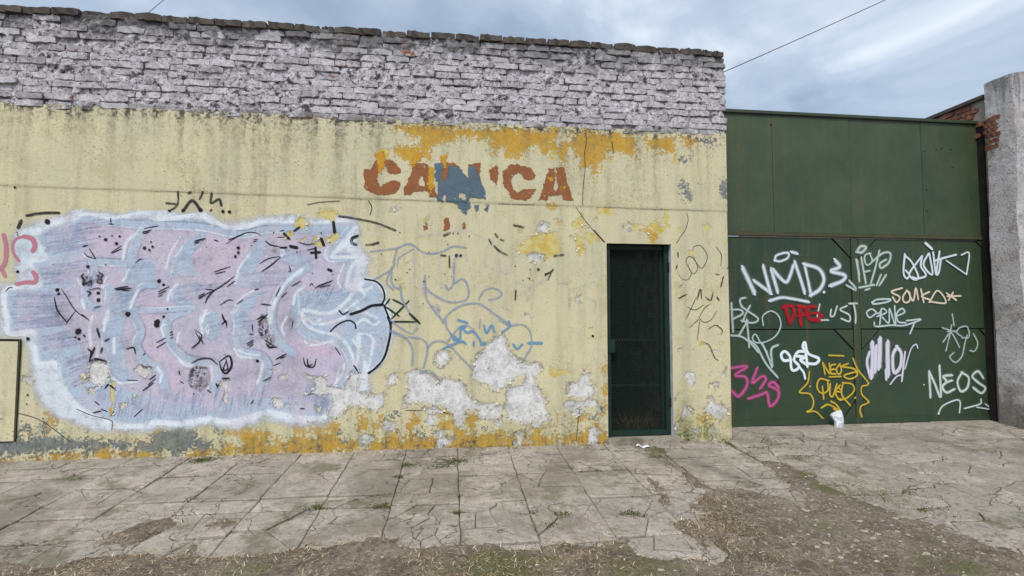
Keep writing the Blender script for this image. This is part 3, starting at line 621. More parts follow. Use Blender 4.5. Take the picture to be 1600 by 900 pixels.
sheet('blue_paint_patch', [wp('M3 650,390 700,380 725,470 760,400 800,390 860,440 910,490 905,410 950,388 985,450 1000,500 1030,570 1040,650 920,660 915,720 890,775 840,730 820,685 670,672 672,540 650,510')],
      [wp('M3 705,440 730,400 735,520 705,520'), wp('M3 835,615 880,620 890,655 850,650'), wp('M3 708,640 730,610 735,670 712,668')], M['bluep'], bld, 0.0055, 0.007, 'flaking blue paint over the letter N')
sheet('blue_paint_patch', [wp('M3 960,705 985,710 965,770'), wp('M3 1040,700 1070,705 1060,770 1045,750')], [], M['bluep'], bld, 0.004, 0.006)
for p in ('M3 600,400 640,420 645,540 615,612 585,540', 'M3 185,300 240,290 262,350 230,455 205,440 200,370', 'M3 690,330 740,300 735,440 700,390', 'M4 180,490 215,485 220,515 195,525', 'M4 285,565 320,560 315,580', 'M3 500,290 545,300 540,340 480,400 450,395'):
    sheet('ochre_paint_patch', [wp(p)], [], M['ochre'], bld, 0.0048, 0.006)

# ------------------------------------------------------------------ mural: sprayed colour laid over the render
res = 0.0075
x0, z0 = W(-10, 700); x1, z1 = W(640, 300)
xs = np.arange(-4.62, x1, res); zs = np.arange(0.1, 2.48, res); MX, MZ = np.meshgrid(xs, zs)
RGB = np.zeros(MX.shape + (3,)); AL = np.zeros(MX.shape)
def comp(sl, c, a):
    a = np.clip(a, 0, 1); A0 = AL[sl]; An = a + A0 * (1 - a)
    for k in range(3):
        RGB[sl + (k,)] = np.where(An > 1e-5, (c[k] * a + RGB[sl + (k,)] * A0 * (1 - a)) / np.maximum(An, 1e-5), c[k])
    AL[sl] = An
def win(P, m):
    a, b = P.min(0) - m, P.max(0) + m
    i0, i1 = np.searchsorted(xs, (a[0], b[0])); j0, j1 = np.searchsorted(zs, (a[1], b[1]))
    return (slice(max(0, j0), max(j1, 1)), slice(max(0, i0), max(i1, 1)))
def fill(P, c, a=1.0, soft=0.02, wob=0.02):
    sl = win(P, 0.1); x, z = MX[sl], MZ[sl]
    if x.size == 0: return
    d = polysdf(x, z, P) + (fbm(x, z, 7, 81) - .5) * wob
    comp(sl, c, a / (1 + np.exp(np.clip(-d / (soft * .4), -30, 30))))
PXM = 0.0070
def line(P, w, c, a=1.0, soft=0.5, taper=False):
    C = crom(P, 7); hw = w * PXM / 2; sl = win(C, hw + .03); x, z = MX[sl], MZ[sl]
    if x.size == 0: return
    al = np.zeros(x.shape); n = len(C) - 1
    for i in range(n):
        h = hw * (max(0.35, math.sin(math.pi * (i + .5) / n)) if taper else 1)
        s2 = (C[i], C[i + 1]); m = (x > min(s2[0][0], s2[1][0]) - h - .02) & (x < max(s2[0][0], s2[1][0]) + h + .02)
        if not m.any(): continue
        d = segdist(x[m], z[m], *s2); al[m] = np.maximum(al[m], np.clip((h * (1 + soft) - d) / (h * 2 * soft + 1e-6), 0, 1))
    comp(sl, c, a * al)
cW, cB, cP, cH, cD = srgb(220, 228, 236), srgb(174, 190, 209), srgb(192, 184, 203), srgb(122, 130, 160), srgb(122, 118, 134)
HALO = wp('A 0,600 120,600 160,560 120,470 150,420 120,330 110,260 170,200 330,120 420,80 560,30 680,15 850,25 960,40 1060,20 1180,10 | B 0,45 130,55 200,100 330,110 480,100 560,65 700,60 800,65 900,85 1000,80 1150,65 1250,85 1310,150 1310,220 1290,290 1370,350 1390,410 1360,540 1440,565 1510,640 1515,720 1545,820 1570,890 | E 1555,30 1560,130 1520,300 1460,385 1390,445 1390,570 1300,590 1290,450 1260,420 1240,500 1130,570 1100,600 1120,640 1110,740 1080,800 1000,825 850,850 700,815 580,790 450,845 330,865 150,840 0,865 | C 1400,865 1270,860 1150,895 1000,900 850,895 700,870 600,830 480,800 400,730 320,640 270,540 240,400 200,200 170,150 0,140')
BODY = wp('A 270,205 430,130 560,90 700,65 850,85 1000,75 1130,60 1240,100 1400,80 1520,60 1600,60 | B 130,100 200,140 300,165 420,155 540,115 640,110 780,110 900,130 1040,120 1180,105 1270,150 1200,270 1110,350 1110,380 1270,390 1240,440 1215,640 1330,600 1360,565 1440,580 1500,650 1500,720 1530,820 1560,890 | E 1540,30 1550,130 1510,300 1450,380 1370,440 1300,440 1260,400 1230,480 1120,550 1080,600 1100,650 1060,760 950,790 800,780 680,750 600,740 480,770 350,810 250,810 120,790 0,815 | C 1380,830 1220,820 1080,850 920,840 780,790 640,720 540,630 470,520 430,360 300,360 280,200 260,120 80,130 60,0 | A 50,820 45,640 300,610 280,540 240,420 350,390 340,350')
fill(HALO, srgb(212, 220, 229), 0.85, 0.10, 0.09); fill(wp('A 150,200 330,110 440,90 440,170 300,210 200,220'), cW, .5, .1); fill(BODY, cB, 1.0, 0.012, 0.008); line(np.vstack([BODY, BODY[:1]]), 5.5, srgb(228, 234, 240), .8, .8)
def hatch(P, ang, sp, c, a, w=1.6, ln=(0.12, 0.34)):
    P = np.asarray(P); x0, z0 = P.min(0); x1, z1 = P.max(0); ca, sa = math.cos(ang), math.sin(ang); n = int((x1 - x0 + z1 - z0) / sp * 2.2)
    for _ in range(n):
        p = (random.uniform(x0, x1), random.uniform(z0, z1)); L = random.uniform(*ln)
        if float(polysdf(np.array([p[0]]), np.array([p[1]]), P)[0]) < 0: continue
        line(np.array([p, (p[0] + ca * L * .5, p[1] + sa * L * .5 + random.uniform(-.006, .006)), (p[0] + ca * L, p[1] + sa * L)]), w * random.uniform(.6, 1.3), c, a * random.uniform(.5, 1), .7)
INNER = wp('T 335,115 560,128 800,145 960,172 1060,160 1170,170 1320,180 1310,280 1380,290 1390,400 1200,420 1190,520 1240,570 1360,600 1395,660 1380,760 1330,790 1240,770 1180,830 900,835 640,830 480,790 430,700 340,640 270,560 215,450 225,390 300,390 280,300 330,240')
fill(INNER, cP, 0.96, 0.02, 0.012)
fill(wp('T 560,400 640,480 620,620 760,740 740,820 660,800 600,680 560,560'), srgb(202, 182, 202), .6, .1); fill(wp('T 720,200 960,190 1000,240 900,330 760,330 700,290'), srgb(203, 182, 198), .6, .12); fill(wp('T 380,140 560,140 520,230 360,250'), srgb(204, 184, 202), .6, .1); fill(wp('T 1150,620 1300,600 1340,650 1200,680'), srgb(206, 180, 204), .8, .06)
SL = srgb(112, 122, 150)
BLOCK = ['T 500,300 610,288 625,380 500,372', 'T 420,382 545,400 480,505 415,460', 'T 800,170 850,150 765,260 785,342 678,352 690,280 740,205', 'T 680,402 720,375 792,380 762,472 688,442', 'T 1060,160 1082,200 1012,330 1062,372 1040,392 938,382 950,320 1010,232', 'T 1062,400 962,440 930,500 930,595 1002,622 992,520 1022,440', 'T 1118,228 1252,280 1182,302 1118,282', 'T 1190,400 1392,410 1340,482 1210,492 1188,545',
         'T 845,480 875,500 888,540 875,580 845,600 815,580 803,540 815,500', 'T 440,490 500,500 490,600 520,740 560,765 500,775 440,720 405,640 400,560']
BAND = [('T 340,118 560,138 800,148 960,178 1060,158 1170,158 1390,150', 11), ('T 590,135 550,200 515,290', 13), ('T 370,285 480,290 610,290', 10), ('T 365,280 380,330 340,400 350,450 390,470', 9), ('T 520,480 562,560 545,620 580,680 640,722 660,800', 12), ('T 752,478 682,508 665,560 690,622 742,672 800,686 852,692 872,732 850,805', 12), ('T 930,580 958,642 1040,662 1072,712 1042,790', 12),
        ('T 1230,308 1150,362 1100,440 1086,520 1112,602 1172,652', 11), ('T 1192,430 1182,520 1240,582 1340,602 1392,652 1402,722 1362,792', 12), ('T 1410,145 1312,250 1330,272 1402,280 1382,405', 11), ('T 770,470 640,480 520,480', 8), ('T 620,380 560,390 500,470', 9)]
for k in BLOCK:
    P_ = wp(k); fill(P_ + np.array((-.006, -.012)), SL, .55, .012, .01); fill(P_, cB, 1.0, 0.010, 0.008)
for k, w in BAND: line(wp(k), w + 3, SL, .5, .35)
for k, w in BAND: line(wp(k), w, cB, 1.0, .2)
for k, w in BAND:
    C_ = crom(wp(k), 5); T_ = np.gradient(C_, axis=0); T_ /= np.linalg.norm(T_, axis=1)[:, None] + 1e-9; N_ = np.stack([-T_[:, 1], T_[:, 0]], -1) * (w * PXM / 2)
    n_ = len(C_); a_, b_ = int(n_ * random.uniform(0, .2)), int(n_ * random.uniform(.7, 1))
    line((C_ + N_ * (-.95 if N_[n_ // 2][0] > 0 else .95))[a_:b_:2], 2.0, cW, .85, .5, True)
    line((C_ + N_ * (1.1 if N_[n_ // 2][0] > 0 else -1.1))[a_:b_:2], 1.6, srgb(84, 88, 112), .6, .6, True)
for k in BLOCK:
    P_ = wp(k); c_ = P_.mean(0); m_ = P_[:, 0] < c_[0]
    for i in range(len(P_)):
        j = (i + 1) % len(P_)
        if m_[i] and m_[j]: line(np.array([P_[i], (P_[i] + P_[j]) / 2 + (c_ - (P_[i] + P_[j]) / 2) * .08, P_[j]]), 2.2, cW, .8, .5, True)
    hatch(P_, R(random.choice((8, 15, 20))), .03, cH, .45, 1.2, (.05, .14))
# second shade: the hatched mauve bars
for k, an in (('A 330,210 600,120 600,320 400,370 330,320', R(12)), ('A 290,470 480,420 500,600 320,600', R(8)), ('A 70,660 330,640 330,900 90,900', R(3)), ('C 100,10 340,10 420,80 120,110', R(6)), ('C 320,150 440,120 480,240 330,330', R(14)), ('C 480,320 620,320 560,420 520,420', R(20)),
              ('C 520,440 620,400 600,560 560,560', R(25))):
    hatch(wp(k), an, 0.018, cH, .8, 1.3); hatch(wp(k), an, 0.05, srgb(184, 176, 204), .35, 3.0)
for k in ('C 700,650 860,640 1000,690 1180,700 1270,660 1600,650 1600,790 1200,800 900,810', 'E 0,640 120,620 300,680 420,620 590,560 600,700 480,750 0,790', 'E 740,650 950,630 1060,640 1050,760 760,760'):
    hatch(wp(k), R(80), 0.018, cH, .7, 1.2, (0.06, 0.2)); hatch(wp(k), R(80), 0.05, srgb(190, 175, 205), .6, 2.6, (.06, .2))
hatch(wp('B 880,640 1180,650 1060,800 850,790'), R(70), .025, cH, .5, 1.5, (.05, .14)); hatch(wp('A 860,660 1000,680 940,880 860,880'), R(20), .03, cH, .5); hatch(wp('A 1330,620 1560,560 1560,720 1340,740'), R(10), .03, cH, .4); hatch(wp('B 380,440 640,520 560,640 360,600'), R(5), .03, cH, .4); hatch(wp('E 310,0 420,0 430,230 330,200'), R(8), .03, cH, .4)
# soft grey overspray
for k, a in (('E 330,420 560,380 560,480 330,500', .55), ('E 620,480 780,520 760,600 640,560', .5), ('E 690,320 860,330 840,460 700,430', .45), ('E 850,470 960,480 960,570 850,590', .5), ('E 970,620 1090,610 1100,690 1060,760 960,660', .5), ('E 740,30 800,0 800,150 740,150', .6), ('C 740,60 800,150 760,180', .5),
             ('C 560,60 660,60 660,200 590,220', .25), ('A 420,760 520,780 520,900 430,900', .55), ('C 980,180 1060,220 1060,310 1000,320', .6), ('B 590,150 680,300 680,360 600,330', .4), ('B 860,200 1060,230 1000,330 880,300', .35), ('E 0,180 90,160 110,300 20,330 0,300', .45), ('B 20,400 120,370 120,470 20,460', .35), ('C 690,240 860,330 840,350 690,350', .7), ('B 650,700 780,600 800,760 780,900 640,900', .35)):
    fill(wp(k), cD, a, 0.09, 0.06)
for k, w in (('A 1060,200 990,270 960,400', 4), ('A 1410,230 1330,350 1300,470', 3), ('A 1010,480 960,570', 3), ('A 1080,640 1040,720 1020,780', 4), ('A 1390,590 1330,650 1310,720', 3.5), ('A 850,800 810,900', 4), ('B 440,370 370,470 340,590', 3), ('B 490,640 380,710 310,820', 3), ('B 860,480 730,590 640,750 610,900', 5.5),
             ('B 880,610 810,670 790,750', 4), ('B 110,800 70,900', 4), ('B 1280,150 1180,270 1100,360 1120,385 1330,385 1250,450 1210,600 1260,660 1150,780 1080,820 960,815 860,800 880,890', 5.5), ('B 1190,430 1140,560 1160,620', 2.5), ('B 1060,300 1040,350 1060,400', 2.5), ('B 1290,620 1350,680 1280,740 1200,800', 4),
             ('C 720,0 700,120 710,230', 3.5), ('C 760,240 755,310', 4), ('C 830,0 810,110', 3.5), ('C 1290,60 1260,80 1280,150', 3), ('C 1400,120 1380,200', 3), ('C 880,480 950,520 1080,500', 3.5), ('C 1230,400 1260,450 1250,510', 4), ('C 890,170 890,280', 4), ('C 1400,340 1450,380 1510,390', 3.5), ('E 330,250 370,310 460,320', 3),
             ('E 360,260 430,290 520,300', 3), ('E 550,370 540,440 510,520', 4), ('E 880,190 920,220 1000,215 1100,190', 3), ('E 860,0 900,70 1000,120 1120,140 1200,200 1250,290 1270,380', 5), ('E 1190,370 1170,450 1120,520', 3.5), ('E 1150,400 1130,500', 2.5), ('E 70,0 65,60 80,130', 3.5), ('E 120,65 108,95 122,125 132,95 120,65', 2),
             ('E 150,390 155,470 120,560', 3), ('E 740,0 700,80 720,140', 2.5), ('E 1000,60 1100,40 1200,0', 4), ('E 1300,130 1380,140 1420,180', 3), ('E 1300,160 1310,260 1350,330 1350,450 1345,560', 7), ('E 1260,180 1300,260 1290,380', 4), ('E 1420,180 1400,300 1370,420', 4), ('E 900,10 960,60 1000,20', 3), ('E 1280,60 1340,20 1420,60 1460,40', 4),
             ('B 1290,780 1360,820 1440,860', 4), ('B 1240,600 1330,640 1400,620', 5), ('A 650,360 690,390 750,400', 2.5), ('A 610,560 640,610 680,600 690,480', 2.5), ('A 830,540 800,620 840,590', 3), ('A 640,720 660,780', 4), ('B 690,310 720,350 690,380', 3), ('A 250,420 350,390 250,220', 4), ('C 60,0 70,130 260,115 290,350 430,350', 4),
             ('A 60,640 40,720 50,900', 3), ('C 450,380 500,560 600,700', 6), ('B 0,70 150,85 260,150 400,155 520,115', 5), ('A 560,70 700,50 850,80 1000,60 1130,45 1220,95 1400,70 1600,50', 4), ('C 720,790 900,850 1080,855 1220,825 1400,835', 5), ('E 0,820 120,800 260,820 400,800 560,750 700,770 850,800 1040,780', 5)):
    line(wp(k), w, cW, .92, .45)
fill(wp('A 130,230 260,220 300,340 220,390 140,360'), srgb(184, 202, 210), .6, .06); fill(wp('A 170,470 260,470 280,580 180,590'), srgb(184, 202, 210), .6, .05)
fill(wp('C 280,400 440,420 560,680 460,760 360,660'), srgb(205, 214, 222), .55, .1, .12)
def worms(cx, cz, rx, rz, n, seed):
    rr = random.Random(seed); E_ = np.array([W(cx + rx * math.cos(t) * rr.uniform(.85, 1.1), cz + rz * math.sin(t) * rr.uniform(.85, 1.1)) for t in np.linspace(0, 6.28, 14)[:-1]])
    fill(E_, K_, .97, .010, .02)
    for _ in range(n):
        a = rr.uniform(0, 6.28); r = math.sqrt(rr.random()) * .85; x, z = cx + rx * r * math.cos(a), cz + rz * r * math.sin(a); b = rr.uniform(0, 6.28); L = rr.uniform(3, 5)
        line(np.array([W(x + L * math.cos(b + t), z + L * math.sin(b + t)) for t in (0, .8, 1.6, 2.2)]), 1.35, srgb(182, 176, 198), .9, .4)
K_ = srgb(30, 29, 36)
worms(312, 591, 18, 21, 26, 3); worms(411, 510, 8, 20, 12, 5); worms(422, 534, 8, 12, 7, 8); worms(136, 439, 9, 9, 9, 2); worms(157, 434, 7, 8, 8, 4)
mw = field(WHITE + YELLOW, MX, MZ)
k = AL > 0.03; keep = k[:-1, :-1] | k[1:, 1:] | k[1:, :-1] | k[:-1, 1:]
co = np.stack([MX.ravel(), (ysurf(MX, MZ) - 0.0022).ravel(), MZ.ravel()], -1)
co, q, c4, w4 = compact(co, gridquads(len(xs), len(zs), keep), np.concatenate([RGB, AL[..., None]], -1).reshape(-1, 4), mw.ravel())
me = npmesh('graffiti_mural', co, q); cattr(me, 'paint', c4); fattr(me, 'a_white', w4)
mural = tag(link('graffiti_mural', me, M['mural'], bld), 'large pale blue and mauve bubble-letter graffiti with white outline')

# ------------------------------------------------------------------ sprayed and brushed lines as ribbons
class Ink:
    def __init__(s, surf): s.v = []; s.f = []; s.e = []; s.o = []; s.c = []; s.s = []; s.surf = surf; s.n = 0
    def stroke(s, P, w, c, op=0.95, soft=0.35, taper=False, k=6, scale=PXM):
        C = crom(P, k); n = len(C); T = np.gradient(C, axis=0); T /= (np.linalg.norm(T, axis=1)[:, None] + 1e-9); N = np.stack([-T[:, 1], T[:, 0]], -1)
        if getattr(s, 'glow', 0) and w > 2.9:
            g_, s.glow = s.glow, 0; s.stroke(P, w * 2.3, c, g_, 2.2, taper, k, scale); s.glow = g_
        hw = w * scale / 2 * (1 + min(soft, 1) * .6); b = len(s.v); s.n += 1
        # rounded ends
        ext = [C[0] - T[0] * hw * .8] + list(C) + [C[-1] + T[-1] * hw * .8]; NN = [N[0]] + list(N) + [N[-1]]; m = len(ext)
        for i in range(m):
            ww = hw * (0.35 if i in (0, m - 1) else 1)
            if taper: ww *= max(0.25, math.sin(math.pi * min(1, max(0, (i + .6) / m))) ** .6)
            if not taper: ww *= 1 + .18 * (float(vn(ext[i][0], ext[i][1], 11, s.n)) - .5)
            d = 0.0010 + 0.00022 * (s.n % 30) + 0.0002 * i / m
            for e in (-1, 0, 1):
                p = ext[i] + NN[i] * ww * e; s.v.append((p[0], s.surf(p[0], p[1]) - d, p[1])); s.e.append(e); s.o.append(op); s.c.append((*c, 1)); s.s.append(soft)
        for i in range(m - 1):
            for j in (0, 1): a = b + 3 * i + j; s.f.append((a, a + 1, a + 4, a + 3))
    def dot(s, p, r, c, op=1.0, soft=0.4, scale=PXM):
        b = len(s.v); s.n += 1; d = 0.0010 + 0.00022 * (s.n % 30); rr = r * scale
        s.v.append((p[0], s.surf(p[0], p[1]) - d, p[1])); s.e.append(0); n = 14
        for i in range(n):
            a = 2 * math.pi * i / n; q = rr * random.uniform(.82, 1.12); x, z = p[0] + q * math.cos(a), p[1] + q * math.sin(a)
            s.v.append((x, s.surf(x, z) - d, z)); s.e.append(1)
        for i in range(n): s.f.append((b, b + 1 + i, b + 1 + (i + 1) % n))
        s.o += [op] * (n + 1); s.c += [(*c, 1)] * (n + 1); s.s += [soft] * (n + 1)
    def build(s, name, parent, label=None):
        me = bpy.data.meshes.new(name); me.from_pydata(s.v, [], s.f); me.update()
        fattr(me, 'edge', s.e); fattr(me, 'op', s.o); fattr(me, 'soft', s.s); cattr(me, 'col', np.array(s.c))
        return tag(link(name, me, M['stroke'], parent), label)
ws = lambda x, z: float(ysurf(np.array(x), np.array(z))) - 0.0022
K = srgb(28, 27, 32); K2 = srgb(52, 50, 58)
def multi(ink, text, c, op=0.95, soft=0.35, taper=False, Y=0.0, w=3.0, scale=PXM):
    """'view pts [; pts]' per line, optional leading width 'w=4'"""
    for ln in text.strip().split(';'):
        t = ln.split(); ww = w
        if not t: continue
        if t[0].startswith('w='): ww = float(t[0][2:]); t = t[1:]
        if t[0] not in VIEW: t = [ink.view] + t
        ink.view = t[0]
        if c is K: ww *= (.60 if taper else .74)
        ink.stroke(wp(' '.join(t), Y), ww, c, op, soft, taper, scale=scale)
ik = Ink(ws)
multi(ik, '''A 480,630 520,690 590,800 700,880; 590,805 540,870 520,900; w=4 425,700 450,800 520,890; w=3 640,830 690,870; 1130,160 1240,140; w=4 1115,190 1180,175; 1120,203 1165,190; 870,350 950,295; 880,352 950,318; w=4 650,300 685,292; 700,320 750,395; 660,350 690,380 750,398; w=4 900,630 1000,612; w=4 910,640 1025,625; 950,640 1015,645; 1240,655 1320,615; 1240,672 1300,645; 1235,692 1270,677; 1530,255 1600,238; 1530,275 1555,268; 1555,710 1600,680; 1555,690 1600,665;
w=4 640,530 660,560 650,600 690,580 715,570 715,605; w=4 655,510 640,540 670,560; w=3 755,520 775,550 760,580 800,585 790,540 815,520; 770,500 800,520 780,570; w=4 680,650 710,660 690,690; 700,640 770,625 790,640; 740,780 790,765; 50,650 70,625 100,622; 865,80 868,125; 850,125 888,127; 820,440 832,448; 1060,430 1090,405 1115,400;
B 270,280 350,230 420,195 490,192 540,215; w=4 290,250 400,205; w=4 575,260 620,290 680,300; 530,435 600,395 690,378; w=4 550,495 620,445 690,385; 175,500 300,458; 185,515 260,495; w=3.5 330,535 260,590 180,640 55,700; w=4 180,640 130,690 105,740; 110,635 180,640; 275,615 335,570; 220,760 280,720 325,720; w=3.5 540,750 615,758; 655,690 690,620; 490,640 520,630; 900,330 970,310; 960,625 1100,565; 980,610 1090,570; 1000,620 1080,600; 780,610 850,570; 830,265 900,285 970,275; 760,450 770,490 755,495; 350,750 400,715; 20,275 60,265; 20,262 110,240; w=4 175,250 205,260; 480,250 515,245; 480,265 510,258; 920,610 935,590 950,610; 670,230 715,228; 690,180 720,175;
w=4 510,870 560,840; w=4 520,890 590,830; 540,850 580,860; 740,660 700,700; w=5 235,830 255,880 270,900;
C 1225,200 1295,165; 1225,240 1300,195; 1330,125 1350,115; 1330,145 1352,135; 1335,168 1350,160; w=3.5 1120,575 1200,515; w=3.5 1170,490 1215,455; 1160,530 1215,480; w=5 760,90 780,160; w=4 820,190 855,170; w=5 690,250 715,280 700,340; w=5 740,240 710,310; w=4 990,250 1045,240 1060,290; 1500,250 1560,190 1530,120; w=3 1560,150 1590,210; w=6 700,350 750,330 830,345; w=4 800,240 790,280; 1110,370 1120,390 1190,390; 1400,420 1405,450; 1410,505 1435,520; 990,495 1080,498; 1130,285 1120,300; w=5 820,560 850,530 900,570; w=4 730,750 790,735; 740,660 780,690; 870,770 890,740; 1050,780 1115,720; 790,720 840,740;
E 0,240 60,190 75,140 20,100; w=6 215,350 290,305 310,380 270,440 235,420 215,360; w=4 265,330 280,405 245,410 270,340; w=4 870,320 890,380 950,390 970,330; w=4 900,330 910,380 940,370; w=4 660,330 735,290; 690,325 730,310; 430,210 480,180; 435,225 480,195; 450,235 480,212; w=4 235,60 265,30 270,80; 470,60 475,110; 450,135 480,135; w=4 0,360 60,330 140,325 200,370; w=4 190,520 200,550; 120,570 150,590; 560,500 620,470; 460,680 480,650; w=5 240,480 290,480; 845,715 880,715; 570,180 660,240; w=5 580,210 610,240 660,235; 790,30 780,90; w=3 1120,240 1160,300; 640,380 690,360''', K, 0.9, 0.25, True, w=2.8)
multi(ik, '''w=4 B 1350,555 1440,575 1490,630 1505,700 1480,760; w=6 1240,830 1330,800 1400,765 1490,755; w=4 1500,760 1540,860 1560,900; w=5 E 1530,0 1550,60 1550,130 1530,230 1500,320 1440,395 1380,440; w=3 1265,380 1300,430; w=3 1080,115 1140,60 1220,28 1270,50 1280,90; w=3 B 1150,800 1180,830 1220,810; w=4 690,310 740,310; w=7 770,300 820,310; w=5 930,350 1000,345; w=5 965,310 970,390; w=6 1065,480 1090,490; w=6 1105,110 1115,190; w=6 1010,240 1030,290; w=5 720,200 760,240; w=4 800,180 840,150''', K, 0.95, 0.22, False)
# brain-like scribbles
def scribble(cx, cz, rx, rz, n, seed):
    rr = random.Random(seed)
    for _ in range(n):
        a = rr.uniform(0, 6.28); r = math.sqrt(rr.random()); x, z = cx + rx * r * math.cos(a), cz + rz * r * math.sin(a); b = rr.uniform(0, 6.28); L = rr.uniform(5, 9)
        pts = [W(x + L * math.cos(b + t) * .7, z + L * math.sin(b + t) * .7) for t in (0, .8, 1.6, 2.4)]
        ik.stroke(np.array(pts), 2.4, K, .95, .2, True)

for vw, lst in (('A', '780,222,8 827,247,16 878,218,8 938,222,11 913,278,15 1183,265,8 1133,313,16 1195,302,12 1170,328,12 690,458,16 450,640,18 460,670,14 1245,572,18 1280,600,14 770,720,18 1000,828,24 1310,788,10 1280,850,13 1230,890,25 770,665,16 370,105,22 140,497,14 465,38,7 135,190,6 140,210,6'),
                ('C', '612,115,28 590,160,10 618,172,13 660,147,10 1225,65,24 220,170,16 218,610,9 212,680,7'), ('B', '365,312,16 365,348,14 342,380,13 65,15,18 245,25,12 293,28,11 1010,195,8 640,195,8 115,305,6 465,295,6 820,345,8 845,342,5 940,510,6 1098,518,6 1055,678,5'), ('E', '510,345,14 905,815,5 205,535,9 15,600,7')):
    o = VIEW[vw]
    for t in lst.split():
        a, b, r = map(float, t.split(',')); ik.dot(W(o[0] + a / 5, o[1] + b / 5), r / 5, K, .95, .3)
for (u, v, r) in ((430, 392, 7), (314, 447, 4), (329, 446, 5), (402, 564, 6), (140, 592, 6), (455, 500, 6), (90, 490, 8), (102, 500, 6), (330, 405, 6), (305, 410, 6), (352, 555, 5)): ik.dot(W(u, v), r, K2, .55, .95)
tag(ik.build('mural_line_work', mural), kind='stuff')
# black marker and brush marks on the cream wall
ik = Ink(ws); multi(ik, '''w=6 A 210,60 330,40 460,38; w=7 165,100 145,155; w=4 Q 1115,300 1110,380 1060,420; w=6 1145,420 1190,360 1215,360 1255,415; w=4 1270,300 1250,345; w=5 1325,310 1320,370 1370,345 1385,385; 1040,370 1100,375; 1180,310 1195,300; 1315,420 1325,410''', K, 0.8, .2, False, w=4)
for t in ((1145, 415, 3), (1255, 413, 3.5), (1395, 422, 3), (1435, 425, 3), (1060, 418, 2.5), (95, 272, 2), (300, 490, 4)): ik.dot(W(t[0] / 4, 225 + t[1] / 4), t[2], K, .95, .25)
tag(ik.build('brush_mark', bld, 'black painted strokes above the mural'), kind='stuff')
ik = Ink(ws); multi(ik, '''w=5 B 1150,65 1230,75 1340,95 1450,120 1590,175; w=7 1290,220 1250,240 1250,275 1280,285; w=4 1360,288 1400,285; w=6 1410,285 1455,270; w=4 1250,230 1300,215; w=6 M1 570,190 610,170; w=5 960,270 1000,310 1060,340; w=4 1360,500 1420,460; 1380,535 1420,450; 1355,490 1400,480; w=5 1430,350 1500,340; w=4 1130,620 1125,690; w=5 545,345 580,347; w=4 610,350 612,440; w=5 1115,110 1190,125; w=5 970,180 985,200; w=4 1010,220 1035,230; w=4 920,220 940,260''', K, 0.72, .22, False, w=3)
for a, b, r in ((700, 345, 15), (1305, 455, 14), (1235, 525, 9), (1240, 455, 7), (1185, 540, 6), (640, 172, 8), (678, 172, 7), (765, 195, 7), (450, 320, 6), (450, 510, 6), (412, 548, 9), (598, 260, 6), (300, 455, 6), (280, 480, 7), (190, 535, 9), (965, 560, 5), (1125, 430, 7), (80, 335, 7), (224, 165, 6), (575, 490, 6), (225, 165, 5), (405, 720, 6)): ik.dot(W(580 + a / 5, 330 + b / 5), r / 5, K, .9, .3)
ik.dot(W(926, 525), 2.5, K, .95, .2); ik.dot(W(713, 399), 3, srgb(40, 55, 60), .95, .2)
tag(ik.build('brush_mark', bld, 'broken black strokes right of the mural'), kind='stuff')
ik = Ink(ws); multi(ik, 'M1 110,735 145,685; 170,690 250,730; 295,700 160,840; 110,745 220,820; w=3 160,862 350,864; w=4 380,876 300,800', srgb(22, 52, 44), .95, .2, True, w=3); ik.build('star_tag', bld, 'small dark green star scribble beside the mural')
# faded tags
FG = srgb(150, 164, 186)
ik = Ink(ws); multi(ik, '''M1 0,315 190,290 300,255 420,325 540,320 640,275 740,285; 200,295 180,380 160,450 30,530; 160,440 160,560 200,600 230,590; 230,600 240,680 300,800; 140,480 120,560 170,610; w=3 330,295 220,360 205,420; 690,345 650,380 640,560 600,610 580,580; 650,560 720,530 760,610 740,690 620,710 520,670 430,600 420,500; 420,600 440,700 560,860; w=3 840,690 880,620 960,600 1020,640 980,680 920,690; 560,870 580,830 640,770 740,725 850,725 960,800 1080,880;
M2 1000,0 1080,40 1180,35 1240,90 1250,200 1190,310; w=6 150,85 270,135; 270,135 320,220 320,350; w=3.5 290,130 400,150 440,220 410,370; 440,210 500,165 590,180 700,290 790,380; 380,410 460,395 540,470; w=3 600,160 680,60 740,40 800,70; w=3 150,0 300,100 360,60; 580,0 590,60 640,130; w=3 850,0 845,60''', FG, .72, .6, False, w=4.0)
ik.build('faded_tag', bld, 'faded grey blue looping spray tag right of the mural')
ik = Ink(ws); multi(ik, 'M2 570,220 700,170 740,185; 620,110 690,150 700,60 750,100 800,90 870,190; w=5 1230,180 1330,180; 1110,190 1140,225 1180,190; w=6 700,60 730,50; 1020,100 1080,50 1075,10; 800,170 800,200; w=5 860,190 890,180; 640,150 720,170; 680,0 750,20; 880,40 900,100 940,40 960,90', srgb(112, 156, 190), .85, .3, False, w=4); ik.build('blue_tag', bld, 'small sky blue scrawled tag above bare plaster')
ik = Ink(ws); multi(ik, 'M1 330,320 335,500 340,560; 410,330 410,500 400,650; 530,340 545,560 570,660; 730,330 780,480 810,600; 890,430 900,300 950,230; 900,420 1020,480 1100,470; 970,390 1020,460; 380,190 560,170 740,150 880,210; 640,420 640,520; 1100,200 1100,420; 400,740 340,740; 930,700 1060,760; w=7 410,600 440,660', srgb(206, 194, 212), .55, 1.1, False, w=6)
multi(ik, 'w=8 M1 1160,650 1260,590 1370,530; w=6 1150,560 1230,590; w=10 1480,560 1530,550; w=5 1540,600 1550,760; w=6 1220,690 1250,650; M5 0,400 20,440; w=9 100,450 220,405; w=5 45,460 45,600; w=4 180,520 250,560 240,640', srgb(178, 184, 190), .55, 1.1); ik.build('faded_tag', bld, 'ghostly lilac spray lines below the sign lettering')
